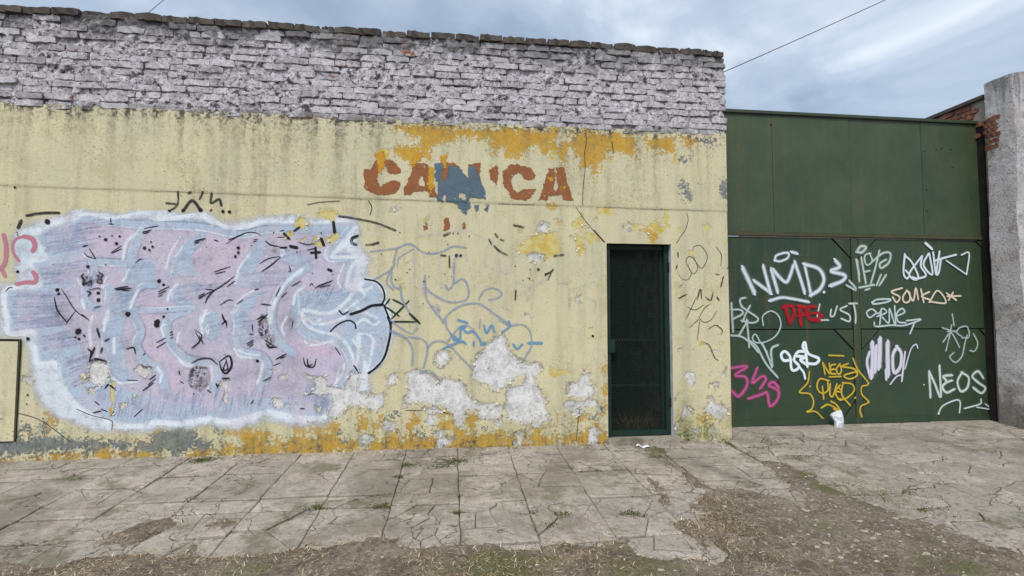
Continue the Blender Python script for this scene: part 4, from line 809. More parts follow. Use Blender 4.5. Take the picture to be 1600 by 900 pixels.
ik = Ink(ws); multi(ik, 'w=6 A 30,210 48,300 40,420 0,480; w=5 10,470 40,530; w=4 150,415 110,360 100,290 130,240 190,222; w=7 190,222 250,240 275,290 260,335; w=6 260,500 285,540 270,580 200,580 130,595', srgb(196, 128, 142), .9, .25); ik.build('pink_tag', bld, 'dull pink curling tag at the left edge of the mural')
ik = Ink(ws); multi(ik, '''M5 890,310 920,370 970,385 1000,330 960,250 980,205 1020,220 1050,290 1020,340 980,290 985,250; 1015,190 1040,250 1080,295 1120,240 1120,180 1070,118 1020,130 1010,165; 1190,125 1235,190 1230,280; 970,600 1030,620 1100,580; 1040,520 960,690; 1160,570 1110,600 1060,680; 1055,670 1090,715 1150,700 1200,630; 1060,690 990,755; 1065,700 1045,865; w=3 1130,770 1190,740 1240,780 1230,815; w=4 900,530 960,500; w=5 1045,540 1070,460 1080,530; w=4 1110,520 1150,545 1170,485; w=5 1200,520 1215,545; w=5 1250,360 1230,440; w=4 895,170 897,210; w=4 880,300 890,270; 905,440 930,420; w=3 1190,340 1220,345; 1280,300 1290,280; w=3 M6 1090,20 1140,50 1180,140 1210,165; 890,70 930,68''', K, .8, .25, True, w=2.2); ik.build('marker_tag', bld, 'thin black looping marker tag between door and gate')
# cracks in the render
ik = Ink(lambda x, z: ws(x, z) + .0012)
multi(ik, 'M4 475,130 478,220 465,300 470,420 455,560 450,700; 400,720 470,820 535,900; 1265,760 1275,820 1255,895; w=2.5 M5 240,0 320,90; 950,0 915,50 885,100; w=1.5 M3 130,670 155,720 140,780; P 0,640 60,655 110,690; 900,690 905,640; C 600,720 720,770 870,810 875,880; E 870,610 955,600; M2 270,705 400,705; 560,720 620,735; w=1.5 M4 680,210 690,300; w=1.4 P 480,320 500,316 530,314', srgb(50, 45, 36), .85, .3, False, w=1.1); tag(ik.build('crack_and_ledge_line', bld), kind='stuff')
ik = Ink(lambda x, z: ws(x, z) + .0012); P0 = []  # thin broken dark strokes just below the ledge step
for i in range(60):
    x = -4.7 + i * (BX1 + 4.69) / 59; P0.append((x, LEDGE(x) - .004 + random.uniform(-.004, .004)))
for i in range(0, 57, 3): ik.stroke(np.array(P0[i:i + 4]), random.uniform(.6, 1.2), srgb(70, 64, 50), random.uniform(.3, .8), .4)
ik.build('crack_and_ledge_line', bld, 'thin broken dark line along the ledge of the wall')

# ------------------------------------------------------------------ parapet of whitewashed bricks
par = link('parapet', bpy.data.meshes.new('parapet'), M['mortar'], bld)
PZ0, PZ1 = 3.505, 4.532; ncourse = 14; ch = (PZ1 - PZ0) / ncourse
mxs = np.arange(BX0, BX1 - 0.02, 0.02); mzs = np.linspace(PZ0 - .012, PZ1 - ch * .55, 80); X, Z = np.meshgrid(mxs, mzs)
Yb = 0.012 - 0.040 * np.clip(fbm(X, Z, 9, 91) - 0.40, -.2, .4) * 2 + 0.006 * (fbm(X, Z, 1.2, 95) - .5)
co = np.stack([X.ravel(), Yb.ravel(), Z.ravel()], -1); q = gridquads(len(mxs), len(mzs))
n0 = len(co); v2, f2 = boxv(BX0, BX1 - .03, 0.05, 0.295, PZ0, PZ1 - ch * .6)
par.data.from_pydata([tuple(a) for a in co] + v2, [], [tuple(a) for a in q.tolist()] + [tuple(n0 + k for k in t) for t in f2]); par.data.update()
def brick_mesh(name, seed, mat, cap=False):
    rr = random.Random(seed); bm = bmesh.new(); bmesh.ops.create_cube(bm, size=1.0)
    bmesh.ops.subdivide_edges(bm, edges=[e for e in bm.edges if abs(e.verts[0].co.x - e.verts[1].co.x) > .5], cuts=5)
    for v in bm.verts:
        end = abs(v.co.x) > .45; e2 = abs(v.co.x) > .3
        v.co.z *= ((0.97 if cap else 0.80) if end else 1.0); v.co.x += rr.uniform(-.026, .026); v.co.z += rr.uniform(-.10, .10) * (.6 if cap else 1); v.co.y += rr.uniform(-.05, .05)
        if v.co.y < 0 and end and not cap: v.co.y += .07
    me = bpy.data.meshes.new(name); bm.to_mesh(me); bm.free(); me.materials.append(mat); me.shade_flat(); return me
BV = [brick_mesh('brick', 100 + i, M['brick']) for i in range(14)]; CV = [brick_mesh('brick', 300 + i, M['cap'], True) for i in range(6)]; RV = [brick_mesh('brick', 400 + i, M['red']) for i in range(6)]
spec = []
for r in range(ncourse):
    z = PZ0 + (r + .5) * ch; x = -5.3 + random.uniform(0, .26); cap = r == ncourse - 1
    while x < BX1 - .05:
        L = random.choice((.245, .25, .255, .26, .235)) if random.random() > .07 else .125
        if x + L > BX1 + .02: L = max(.07, BX1 + random.uniform(-.02, .015) - x)
        lean = -0.00
        dep = random.gauss(-0.010, 0.008) if random.random() > .10 else 0.012
        spec.append((x + L / 2, dep, z + (random.uniform(-.002, .002) if cap else random.uniform(-.006, .006)) + .006 * math.sin(x * 1.3 + r), L, cap)); x += L + random.uniform(.008, .018)
def brick_obj(sp, parent, bank):
    x, dep, z, L, cap = sp
    o = bpy.data.objects.new('brick', random.choice(CV if cap else bank)); col.objects.link(o); o.parent = parent; o.matrix_parent_inverse = parent_world(parent).inverted()
    wdt = .31 if cap else .11
    o.location = (x, dep + wdt / 2 - (.012 if cap else 0), z); o.scale = (L, wdt, ch * (.87 if not cap else .92) * random.uniform(.9, 1.06)); o.rotation_euler = (random.gauss(0, .02), random.gauss(0, .016), random.gauss(0, .014)); return o
vis = [s_ for s_ in spec if s_[0] > -4.66]; vis.sort(key=lambda s_: s_[0])
for s_ in vis[:300]: brick_obj(s_, par, BV)
rest = vis[300:] + [s_ for s_ in spec if s_[0] <= -4.66]
def joined(name, specs, bank, parent, mat):
    from mathutils import Matrix, Euler
    vv = []; ff = []; mi = []
    for (x, dep, z, L, cap) in specs:
        me = random.choice(CV if cap else bank); wdt = .31 if cap else .11
        mt = Matrix.LocRotScale(Vector((x, dep + wdt / 2 - (.012 if cap else 0), z)), Euler((random.gauss(0, .02), random.gauss(0, .016), random.gauss(0, .014))), Vector((L, wdt, ch * (.87 if not cap else .92) * random.uniform(.9, 1.06))))
        b = len(vv); vv += [tuple(mt @ v.co) for v in me.vertices]
        for p in me.polygons: ff.append(tuple(b + i for i in p.vertices)); mi.append(1 if cap else 0)
    me = bpy.data.meshes.new(name); me.from_pydata(vv, [], ff); me.materials.append(mat); me.materials.append(M['cap']); me.polygons.foreach_set('material_index', mi); me.update()
    return tag(link(name, me, mat, parent), kind='stuff')
joined('brick_courses', rest, BV, par, M['brick'])

# ------------------------------------------------------------------ mesh door
door = link('door', bpy.data.meshes.new('door'), M['doorg'], bld)
DZ0 = 0.035; FY0, FY1 = 0.10, 0.15
vv, ff = boxv(DX0 - .02, DX0 + .055, FY0 - .05, FY1, DZ0, DZ1 + .02); door.data.from_pydata(vv, [], ff); door['label'] = 'dark green steel frame door filled with expanded metal mesh'
for nm, b in (('door_rail', (DX0 + .056, DX1 - .056, FY0, FY1, DZ1 - .055, DZ1 + .02)), ('door_rail', (DX0 + .056, DX1 - .056, FY0 - .03, FY1, DZ0, DZ0 + .062)), ('door_stile', (DX1 - .055, DX1 + .01, FY0 - .03, FY1, DZ0, DZ1 + .02)), ('door_stile', (DX1 - .085, DX1 - .0555, FY0 + .02, FY1 + .03, DZ0 + .063, DZ1 - .056)),
              ('cross_bar', (DX0 + .056, DX1 - .086, FY0 + .034, FY1 + .01, 1.105, 1.125)), ('cross_bar', (DX0 + .056, DX1 - .086, FY0 + .034, FY1 + .01, .585, .605))):
    box(nm, b, M['doorg'], door, .004)
vv = []; ff = []; cw, chh = 0.036, 0.0185; yy0 = FY0 + .020
def bar(a, b, t=.0028):
    d = Vector((b[0] - a[0], 0, b[1] - a[1])).normalized(); n = Vector((-d.z, 0, d.x)) * t; k = len(vv)
    for p in (a, b):
        for s_, y in ((1, -t), (-1, -t), (0, t)): vv.append((p[0] + n.x * s_, yy0 + y, p[1] + n.z * s_))
    ff.extend([(k, k + 1, k + 4, k + 3), (k + 1, k + 2, k + 5, k + 4), (k + 2, k, k + 3, k + 5)])
mx0, mx1, mz0, mz1 = DX0 + .05, DX1 - .05, DZ0 + .05, DZ1 - .05
nxm = int((mx1 - mx0) / cw); nzm = int((mz1 - mz0) / (chh * 2))
for j in range(nzm * 2):
    for i in range(nxm + 1):
        xa = mx0 + (i + (j % 2) * .5) * cw; za = mz0 + j * chh
        for s_ in (-.5, .5):
            xb = xa + s_ * cw
            if mx0 - .01 < xb < mx1 + .01 and xa < mx1 + .01: bar((xa, za), (xb, za + chh))
tag(pydata('wire_mesh', vv, ff, M['mesh'], door), kind='stuff')
for hz in (.35, 1.9): box('hinge', (DX1 - .018, DX1 + .006, FY0 - .048, FY0 - .0305, hz, hz + .11), M['black'], door, .004)
box('lock_box', (DX0 + .008, DX0 + .10, FY0 - .066, FY0 - .0505, .98, 1.13), M['doorg'], door, .004)
box('latch', (DX0 - .012, DX0 + .012, FY0 - .075, FY0 - .051, 1.04, 1.16), M['black'], door, .004)
# reveals and sill
def reveal(name, b, mat): return box(name, b, mat, bld, .003)
reveal('door_reveal', (DX1 + .001, DX1 + .014, .004, .30, DZ0 - .08, DZ1), M['white']); reveal('door_reveal', (DX0 - .014, DX0 - .001, .004, .30, DZ0 - .08, DZ1), M['white']); reveal('door_lintel', (DX0 - .014, DX1 + .014, .004, .30, DZ1 + .001, DZ1 + .014), M['black'])
box('door_sill', (DX0 - .03, DX1 + .05, -.10, .24, -.1, DZ0 - .004), M['concrete'], bld, .012)

# meter box at the left edge
mbx = link('meter_box', bpy.data.meshes.new('meter_box'), M['black'], bld); mbx['label'] = 'cream painted flush meter box door with rusty edge'
xr0, zt = W(33, 530); xr1, zb = W(25, 690)
def edgebar(name, P, mat): return plate(name, P, -.018, .02, mat, mbx)
P = [(-5.1, zb), (xr1 + .004, zb), (xr0 + .004, zt), (-5.1, zt + .02)]
v = [(p[0], -.008, p[1]) for p in P] + [(p[0], .02, p[1]) for p in P]; mbx.data.from_pydata(v, [], [(0, 1, 2, 3), (0, 4, 5, 1), (1, 5, 6, 2), (2, 6, 7, 3)])
o = plate('box_door', [(-5.08, zb + .012), (xr1 - .012, zb + .008), (xr0 - .014, zt - .022), (-5.08, zt - .006)], -.016, -.004, M['wall'], mbx)
for n_ in ('a_white', 'a_orange', 'a_blue', 'a_yellow', 'a_rim'): fattr(o.data, n_, np.full(8, -0.09))
fattr(o.data, 'a_grime', np.full(8, 0.22))
edgebar('box_frame', [(xr1 - .005, zb), (xr1 + .004, zb), (xr0 + .004, zt), (xr0 - .005, zt)], M['rustrail'])

# ------------------------------------------------------------------ gate
gate = tag(empty('gate', (5.2, .5, 0)), 'tall green sheet metal gate covered in spray tags', 'gate', kind='thing')
GY = 0.5
def gw(u, v): return W(u, v, GY)
GX0 = 3.12; GX1 = gw(1541, 300)[0] + .075; GZT = 4.03; GZB = 0.03; GZM0, GZM1 = 2.405, 2.462
GXM = gw(1331, 430)[0]; GZ2 = gw(1300, 514)[1]
seams = [GX0, gw(1207, 270)[0], gw(1328, 270)[0], gw(1440, 270)[0], GX1]
for i in range(4):
    a, b = seams[i], seams[i + 1]; g1 = .006 if i == 2 else .0025
    P = [(a + .003, GZM1 + .004), (b - g1, GZM1 + .004), (b - g1, GZT - .035), (a + .003, GZT - .035)]
    o = plate('upper_panel', P, GY - .004 - .003 * (i % 2), GY + .004, M['gate_up'], gate)
    bmod = o
box('top_rail', (GX0, GX1 + .03, GY - .035, GY + .05, GZT - .03, GZT + .012), M['gframe'], gate, .004)
box('middle_rail', (GX0, GX1, GY - .022, GY + .03, GZM0 + .008, GZM1), M['rustrail'], gate, .004)
CH = 0.27
def octa(a, b, z0, z1, cuts):      # cuts: tl, tr, br, bl
    P = []
    P += [(a + CH, z1), ] if cuts[0] else [(a, z1)]
    P += [(b - CH, z1), (b, z1 - CH)] if cuts[1] else [(b, z1)]
    P += [(b, z0 + CH), (b - CH * .8, z0)] if cuts[2] else [(b, z0)]
    P += [(a + CH * .8, z0), (a, z0 + CH)] if cuts[3] else [(a, z0)]
    if cuts[0]: P += [(a, z1 - CH)]
    return P[::-1]
rows = [(GZ2 + .004, GZM0 - .004, ((0, 1, 0, 0), (1, 1, 0, 0))), (GZB, GZ2 - .010, ((0, 1, 1, 0), (1, 1, 0, 0)))]
for z0, z1, cu in rows:
    for (a, b), c_ in zip(((GX0, GXM - .014), (GXM + .108, GX1 - .02)), cu):
        plate('lower_panel', octa(a, b, z0, z1, c_), GY + .004, GY + .016, M['gate_lo'], gate)
        # the framing sheets that leave the chamfered corners proud
        for k, (sx, sz) in enumerate(((a, z1), (b, z1), (b, z0), (a, z0))):
            if c_[k]:
                dx = CH - .024 if k in (0, 3) else -(CH - .024); dz = -(CH - .024) if k < 2 else CH - .024
                if k == 2: dx *= .8
                plate('corner_gusset', [(sx, sz), (sx + dx, sz), (sx, sz + dz)], GY - .004, GY + .014, M['gframe'], gate)
box('centre_post', (GXM, GXM + .094, GY - .004, GY + .014, GZB, GZM0), M['gframe'], gate)
box('end_post', (GX1 - .018, GX1 + .012, GY - .03, GY + .03, GZB, GZT - .032), M['gframe'], gate, .004)
box('bottom_rail', (GX0, GX1, GY - .012, GY + .003, GZB - .02, GZB + .055), M['gate_lo'], gate, .004)
box('seam_shade_backing', (GX0, GX1, GY + .022, GY + .03, GZB, GZM0), M['black'], gate)  # black sheet added behind the panel gaps, stands in for their shade
for (u, v) in ((1487, 262), (1462, 234), (1447, 297), (1448, 330), (1444, 237), (1204, 195), (1484, 234), (1470, 232)):
    x, z = gw(u, v); bm = bmesh.new(); bmesh.ops.create_cone(bm, segments=8, radius1=.011, radius2=.007, depth=.008, cap_ends=True); me = bpy.data.meshes.new('bolt'); bm.to_mesh(me); bm.free()
    o = link('bolt', me, M['black'], gate); o.rotation_euler = (R(90), 0, 0); o.location = (x, GY - .009, z)
    o.matrix_parent_inverse = parent_world(gate).inverted()
# tags
GSC = 0.0078
gs = lambda x, z: GY - (0.0085 if z > GZM1 else 0.006)
WT = srgb(214, 224, 222); WT2 = srgb(190, 208, 204)
def gtag(label, text, c, w=4.0, op=.95, soft=.4, dots='', taper=False):
    ik = Ink(gs); ik.glow = .42; multi(ik, text, c, op, soft, taper, GY, w, GSC)
    for t in dots.split():
        vw, a, b, r = t.split(','); o = VIEW[vw]; ik.dot(gw(o[0] + float(a) / 5, o[1] + float(b) / 5), float(r) / 5, c, .95, .35, GSC)
    return ik.build('graffiti_tag', gate, label)
ik = Ink(gs); multi(ik, 'w=11 H1 310,190 315,330 305,480 310,570; w=9 380,90 370,180 330,330; w=4 500,95 502,190; w=6 H2 740,20 745,90; w=14 890,20 900,70; w=4 H1 1240,20 1240,110; w=5 H2 420,20 425,130; w=9 H2 1005,580 1000,640; w=9 H3 770,30 775,120; w=8 H3 580,20 575,90', srgb(112, 80, 44), .5, 1.6, False, GY, 8, GSC); tag(ik.build('rust_streak', gate), kind='stuff')
gtag('thick soft white NMD letters on the gate', 'H1 150,245 240,435; w=7 240,345 370,440; w=7 310,230 365,435; w=7 372,255 422,430; w=7 390,260 440,320 490,355 520,300 545,220; w=7 555,200 600,330 632,435; w=5 400,185 415,145 500,125 500,165 440,192 400,185; w=6 630,215 660,350 682,458; w=8 630,215 740,250 782,330 750,410 682,455; w=8 870,185 905,235 835,270 945,300 925,345 835,382; w=6 360,500 450,475 540,485 660,508; w=6 530,120 570,130', srgb(206, 218, 226), 9, 1.0, .75, 'H1,782,432,17 H1,365,497,18 H1,838,382,20')
gtag('pale green white tag with crown strokes right of the centre seam', 'H1 1045,190 1060,345; w=5 1075,165 1110,360; 1035,180 1060,300; w=4 1145,130 1110,140 1100,180 1120,222 1160,190 1140,130; 1215,110 1190,220 1150,360; w=5 1160,195 1240,130 1300,130 1290,200 1230,245 1220,210 1265,180; w=6 1040,115 1070,75 1112,82 1080,122 1045,120; w=5 1060,397 1170,375; 1110,415 1135,405; 1195,375 1225,300; 1215,380 1265,300; 960,380 1025,415; 980,345 1030,400; 1100,275 1135,265', srgb(192, 210, 202), 4.6, .9, .8)
gtag('white zigzag tag near the gate end', 'H2 665,135 655,280 680,325 700,300 672,262; 670,150 720,200 770,310 740,335 700,290 760,200 800,150; 800,150 790,230 830,300 770,325 720,315; 850,130 810,220 880,295 855,130; 885,120 905,290; 935,115 910,285 930,275 945,180; 890,190 970,165 1065,140; w=3 1105,142 1165,130 1145,295; w=2.5 1145,295 985,185; w=5 825,50 875,95', srgb(216, 224, 232), 3.6, .95, .25)
gtag('beige SONKA tag with a star', 'H2 645,400 560,430 625,470 600,512 570,470; 680,420 650,470 662,512 702,500 702,440 678,418; 690,430 730,500 750,400 770,490; 790,410 812,512; 855,430 795,465 860,492; 855,512 920,420 985,515 860,507; 990,440 1065,495; 1040,435 1005,495; 995,465 1100,462', srgb(222, 206, 184), 3.2, .95, .3)
gtag('red DPE letters', 'H1 480,545 520,670; 465,550 530,540 552,600 520,662; 590,550 605,685; 580,540 640,555 642,600 590,615; w=6 720,545 660,555 668,640 750,655; w=5 660,600 740,592; w=5 740,600 770,622 700,645', srgb(168, 24, 34), 7, .92, .6)
gtag('white LUST letters after the red tag', 'H1 750,530 735,640 815,650; 840,570 835,618 862,615 885,545; 960,540 910,570 980,610 982,660 920,640; 1015,525 1030,600 1030,672; 980,522 1040,520', srgb(200, 214, 206), 3.8, .9, .7)
gtag('looping white PSO tag at the left end of the gate', 'H1 62,520 68,640 75,740; 60,570 130,570 150,600 80,640; 170,475 130,490 140,540 190,580 270,640 230,672 140,655; 205,540 175,600 150,660; 185,660 120,770; 180,650 192,760 200,860; w=3 310,690 305,620 370,580 430,620 445,700 400,780 320,822 250,825 225,790 250,762 290,830 340,900; 60,770 140,780 210,830 270,900; H3 200,60 260,110 330,240 420,345; 300,80 340,170 375,265; w=5 378,260 372,130 420,95', WT2, 4.2, .85, .7)
gtag('bright white looped tag low on the gate', 'H3 530,210 470,215 450,170 480,145 520,190 530,280 560,292 590,260 550,210 580,150 632,145; 560,180 640,190 600,210 650,250; 655,262 640,150 618,110 635,75 660,160 742,200 720,240 660,240; w=4 595,270 625,310 637,357', srgb(226, 238, 242), 5, .97, .35)
gtag('pink spray numerals at the left foot of the gate', 'H3 60,275 185,262 90,330 170,345 182,410 120,495 70,460; 260,280 225,390 300,340 330,362 290,430; 200,512 300,480 340,470 362,572 420,520 425,450 352,410 390,385 425,420', srgb(196, 92, 148), 7, .92, .85)
gtag('yellow NEOS QUED tag inside curly brackets', '''H3 775,235 792,322; 775,235 830,320 825,240; 872,245 835,260 838,315 875,320; 840,285 870,285; 905,245 880,285 900,325 920,290 905,245; 970,240 925,262 1020,282 1042,330 985,360 940,332 1045,300; w=3 820,175 935,180; w=3 825,343 915,340; 820,372 750,360 728,420 760,470 812,450 812,380; 770,420 780,515; 830,400 828,480 852,492 882,400; 905,410 870,460 900,520 940,515; 870,455 920,460 900,430; 930,390 920,480 985,565; 930,390 1000,400 1020,450 960,510 900,518; 765,585 820,560 910,610; 840,535 880,560 912,615 860,595; w=3 670,305 655,390 592,463 670,475 702,530 690,590 655,618 720,615 795,690; w=3 1010,200 1050,290 1130,395 1080,420 1080,480 1130,540 1075,570 1065,610 1080,655''', srgb(206, 176, 62), 3.4, .9, .55, 'H3,675,418,10 H3,1027,507,12 H3,655,615,14 H3,1130,395,11 H3,1130,540,14 H3,592,463,10')
gtag('fat lilac white MEO letters', 'w=6 H4 390,150 370,230 395,345; w=9 410,80 415,200 405,345; w=10 470,50 468,160 462,270; w=8 440,110 432,300; w=9 530,75 530,200 535,330; w=7 602,110 570,180 580,310 630,260 635,160 602,110; w=5 515,290 520,362; w=4 665,150 640,375; w=2.5 665,280 710,130 750,90 765,120; w=3 550,400 600,340 640,330', srgb(218, 216, 230), 8, .92, .6)
gtag('white NEOS letters with arrow underline at the right foot of the gate', 'H4 855,305 860,400 865,500; 858,310 900,400 945,500 935,260; 1030,330 965,340 990,380 958,420 990,466 1050,440; 990,385 1030,372; 1110,310 1075,380 1100,455 1150,430 1162,350 1110,310; 1275,350 1235,300 1190,340 1240,390 1292,430 1260,470 1200,430; w=3.5 925,630 960,570 1060,525 1095,540 1090,620; w=3.5 1130,590 1250,555 1257,520; w=3 1225,580 1340,595 1290,555', srgb(204, 218, 212), 5.4, .95, .75, 'H4,812,405,9 H4,1320,385,10 H4,927,630,12')
gtag('thin white initials across the lower seam', 'H2 1035,605 1050,690; 965,820 1020,750 1060,800 1090,860; 1030,690 1010,790 985,890; 960,712 1060,742; 1110,780 1070,750 1090,712 1150,702 1165,780 1110,790; 1000,740 1060,735; H4 1150,20 1130,90 1110,180 1060,230 1015,190 1045,155; 1200,10 1232,80 1210,140 1175,140', WT2, 3.4, .8, .8)
gtag('white SRNE tag with a halo', 'H2 440,600 390,630 368,590 410,565 460,600 490,560 522,590 450,622; 480,570 470,682; 490,630 540,672 545,560 590,690 585,540; 600,620 662,590 640,560 602,600 612,662 670,672; 425,670 440,700 560,690 660,692 790,645 680,655; w=3.5 740,670 705,755; w=4 410,512 450,490 550,488 522,510 425,525 410,512', srgb(200, 216, 216), 3.5, .88, .65)
ik = Ink(gs); multi(ik, 'H3 340,395 430,380; 380,410 435,395; 400,380 420,430', srgb(60, 10, 20), .9, .3, False, GY, 3, GSC); ik.build('dark_scribble', gate)

# ------------------------------------------------------------------ right hand pillar, side wall, dark gap filler
pil = tag(empty('gate_pillar', (7.3, .2, 0)), 'rough stained white masonry pillar at the right end of the gate', 'pillar', kind='thing')
def pillar_mesh():
    PX = lambda z: 7.055 + 0.012 * math.sin(z * 2.1); vv = []; ff = []; n = 130
    zsP = np.linspace(-.12, 4.50, n)
    prof = [(0.0, .34)] + [(0, .34 - .34 * t) for t in (.2, .4, .6, .8)] + [(0, 0)] + [(t, 0) for t in (.06, .13, .22, .32, .45, .6, .8)] + [(.8, .34)]
    m = len(prof)
    for z in zsP:
        for (a, b) in prof:
            x = PX(z) + a; y = b - .01; ns = .035 * (float(fbm(x + b * 2, z, 3, 7, 4)) - .5) + .016 * (float(fbm(x + b * 3, z, 13, 8, 2)) - .5)
            k = ns * 1.0; vv.append((x + (k if a < .05 else 0) + (.004 if (a == 0 and b == 0) else 0), y - (k if b < .05 else 0) + (.003 if (a == 0 and b == 0) else 0), z + (.05 * (float(vn(x, y, 4, 3)) - .5) if z > 4.45 else 0)))
    for i in range(n - 1):
        for j in range(m - 1): a = i * m + j; ff.append((a, a + 1, a + m + 1, a + m))
        ff.append((i * m + m - 1, i * m, (i + 1) * m, (i + 1) * m + m - 1))
    ff.append(tuple((n - 1) * m + j for j in range(m)))
    o = pydata('pillar_render', vv, ff, M['pillar'], pil, True); o.data.set_sharp_from_angle(angle=R(38)); return o
pillar_mesh()
def redbrick(x, y, z, L, parent, h=.058, wd=.11, face='x'):
    o = bpy.data.objects.new('brick', random.choice(RV)); col.objects.link(o); o.parent = parent; o.matrix_parent_inverse = parent_world(parent).inverted()
    o.location = (x, y, z); o.scale = (L, wd, h); o.rotation_euler = (random.gauss(0, .02), random.gauss(0, .02), R(-90) + random.gauss(0, .02)); return o
for k in range(6):
    zz = 3.62 + k * .072; redbrick(7.045 + .066, .25 + random.uniform(-.04, .03), zz, .20, pil)
sw = tag(empty('boundary_wall', (7.15, 2.0, 0)), 'bare red brick boundary wall running back behind the pillar', 'wall', kind='thing')
xs_, zs_ = W(1537, 145, .36); SX = 7.09; SZT = zs_ - .02
o = box('wall_core', (SX + .03, SX + .25, .36, 6.4, -.1, SZT - .03), M['mort'], sw)
for r in range(7):
    y = .36 + random.uniform(0, .2); z = SZT - .10 - r * .072
    while y < 6.2:
        L = random.choice((.24, .25, .23)); redbrick(SX + .055 + random.gauss(0, .005), y + L / 2, z + random.uniform(-.005, .005), L, sw); y += L + .016
box('coping', (SX - .02, SX + .28, .36, 6.4, SZT - .055, SZT), M['cap'], sw, .006)
gap_fill = box('gap_filler', (GX1 + .022, 6.98 + .12, .40, .56, -.05, 4.0), M['black'], None, .006)  # black filler added so that the gap beside the pillar looks dark
tag(gap_fill, 'added black filler darkening the gap between gate and pillar', 'gap_fill')

# ------------------------------------------------------------------ cables
def cable(label, a, b, sag, r=.006):
    cu = []; n = 24
    for i in range(n + 1):
        t = i / n; cu.append((a[0] + (b[0] - a[0]) * t, a[1] + (b[1] - a[1]) * t, a[2] + (b[2] - a[2]) * t - sag * 4 * t * (1 - t)))
    vv = []; ff = []; d = (Vector(b) - Vector(a)).normalized(); u = d.cross(Vector((0, 0, 1))).normalized(); w = d.cross(u)
    for p in cu:
        for k in range(6): an = k * math.pi / 3; q = Vector(p) + (u * math.cos(an) + w * math.sin(an)) * r; vv.append(tuple(q))
    for i in range(n):
        for k in range(6): j = (k + 1) % 6; ff.append((i * 6 + k, i * 6 + j, i * 6 + 6 + j, i * 6 + 6 + k))
    return tag(pydata('overhead_cable', vv, ff, M['cable'], None, True), label, 'cable')
def along(u, v, dist): a, b, z = ray(u, v); return (a * dist, -D + b * dist, CZ + z * dist)
cable('thin cable rising from the parapet corner to the upper right sky', along(1118, 118, 6.6), along(1560, -84, 9.0), .03)
cable('short thin cable above the left end of the parapet', along(228, 23, 6.2), along(330, -62, 8.0), .0, .004)

# ------------------------------------------------------------------ litter
gx_, gy_ = G(1315, 669)
P = [(-.065, .16), (.0, .185), (.05, .19), (.085, .12), (.09, .05), (.06, -.01), (.0, -.02), (-.05, -.015), (-.045, .05), (-.085, .13)]
vv = []; ff = []; n = len(P)
for lay, dy in ((0, 0), (1, .035)):
    for i, (a, b) in enumerate(P): vv.append((a * (1 - .06 * lay), dy - .10 * max(0, b) * .5 - .02 * math.cos(a * 22), b + .005))
    for k, sc_ in enumerate((.66, .33)):
        for (a, b) in P: vv.append((a * sc_, dy - .05 * max(0, b) - (.028 if k else .016) + .012 * math.sin(b * 60) + .02 * lay, .08 + (b - .08) * sc_))
for lay in (0, 1):
    b0 = lay * 3 * n
    for r in (0, 1):
        for i in range(n): j = (i + 1) % n; ff.append((b0 + r * n + i, b0 + r * n + j, b0 + (r + 1) * n + j, b0 + (r + 1) * n + i))
    ff.append(tuple(b0 + 2 * n + i for i in range(n)))
for i in range(n): j = (i + 1) % n; ff.append((i, 3 * n + i, 3 * n + j, j))
o = pydata('crumpled_litter', vv, ff, M['paper']); o.location = (gx_, gy_ + .04, gz(gy_) + .012); o.rotation_euler = (R(-8), 0, R(6)); tag(o, 'crumpled white litter standing against the foot of the green gate', 'litter', kind='thing')
gx_, gy_ = G(1005, 700); vv = []; ff = []
for i in range(6):
    for j in range(3): vv.append((i * .028 - .07, j * .02 - .02 + .01 * math.sin(i * 2), .012 + .012 * math.sin(i * 1.7 + j) + (.01 if j == 1 else 0)))
for i in range(5):
    for j in range(2): a = i * 3 + j; ff.append((a, a + 3, a + 4, a + 1))
o = pydata('paper_scrap', vv, ff, M['paper']); o.location = (gx_, gy_, gz(gy_) + .004); o.rotation_euler = (0, 0, R(-35)); tag(o, 'small crumpled white scrap on the pavement below the mesh door', 'litter')

# ------------------------------------------------------------------ dry grass, moss, rubble
def blades(name, spots, mat):
    vv = []; ff = []; cc = []
    for (x, y, z, L, w, az, el, c) in spots:
        d = np.array((math.cos(az) * math.cos(el), math.sin(az) * math.cos(el), math.sin(el))); s_ = np.array((-math.sin(az), math.cos(az), 0)) * w
        p = np.array((x, y, z)); b = len(vv); m = p + d * L * .55 + np.array((0, 0, L * .03)); e_ = p + d * L
        vv += [tuple(p - s_), tuple(p + s_), tuple(m + s_ * .8), tuple(m - s_ * .8), tuple(e_)]; ff += [(b, b + 1, b + 2, b + 3), (b + 3, b + 2, b + 4)]; cc += [(*c, 1)] * 5
    me = bpy.data.meshes.new(name); me.from_pydata(vv, [], ff); me.update(); cattr(me, 'col', np.array(cc)); return link(name, me, mat)
def cov_at(x, y):
    i = int((x + 7) / 16.6 * 799 + .5); j = int((y + 3.6) / 4.22 * 199 + .5)
    if 0 <= i < 800 and 0 <= j < 200: return cover[j, i], Zd[j, i], moss[j, i]
    return 0, 0, 0
STRAW = [srgb(206, 188, 152), srgb(176, 154, 118), srgb(140, 118, 88), srgb(112, 90, 68), srgb(226, 212, 184), srgb(84, 68, 52)]; GREEN = [srgb(88, 98, 42), srgb(108, 116, 56), srgb(70, 84, 36), srgb(130, 132, 74)]
sp = []; sg = []
NB_ = 520000
bx = RNG.uniform(-5.6, 8.9, NB_); by = RNG.uniform(-3.2, 0.1, NB_)
bi = np.clip(((bx + 7) / 16.6 * 799 + .5).astype(int), 0, 799); bj = np.clip(((by + 3.6) / 4.22 * 199 + .5).astype(int), 0, 199)
bc, bz, bm_ = cover[bj, bi], Zd[bj, bi], moss[bj, bi]
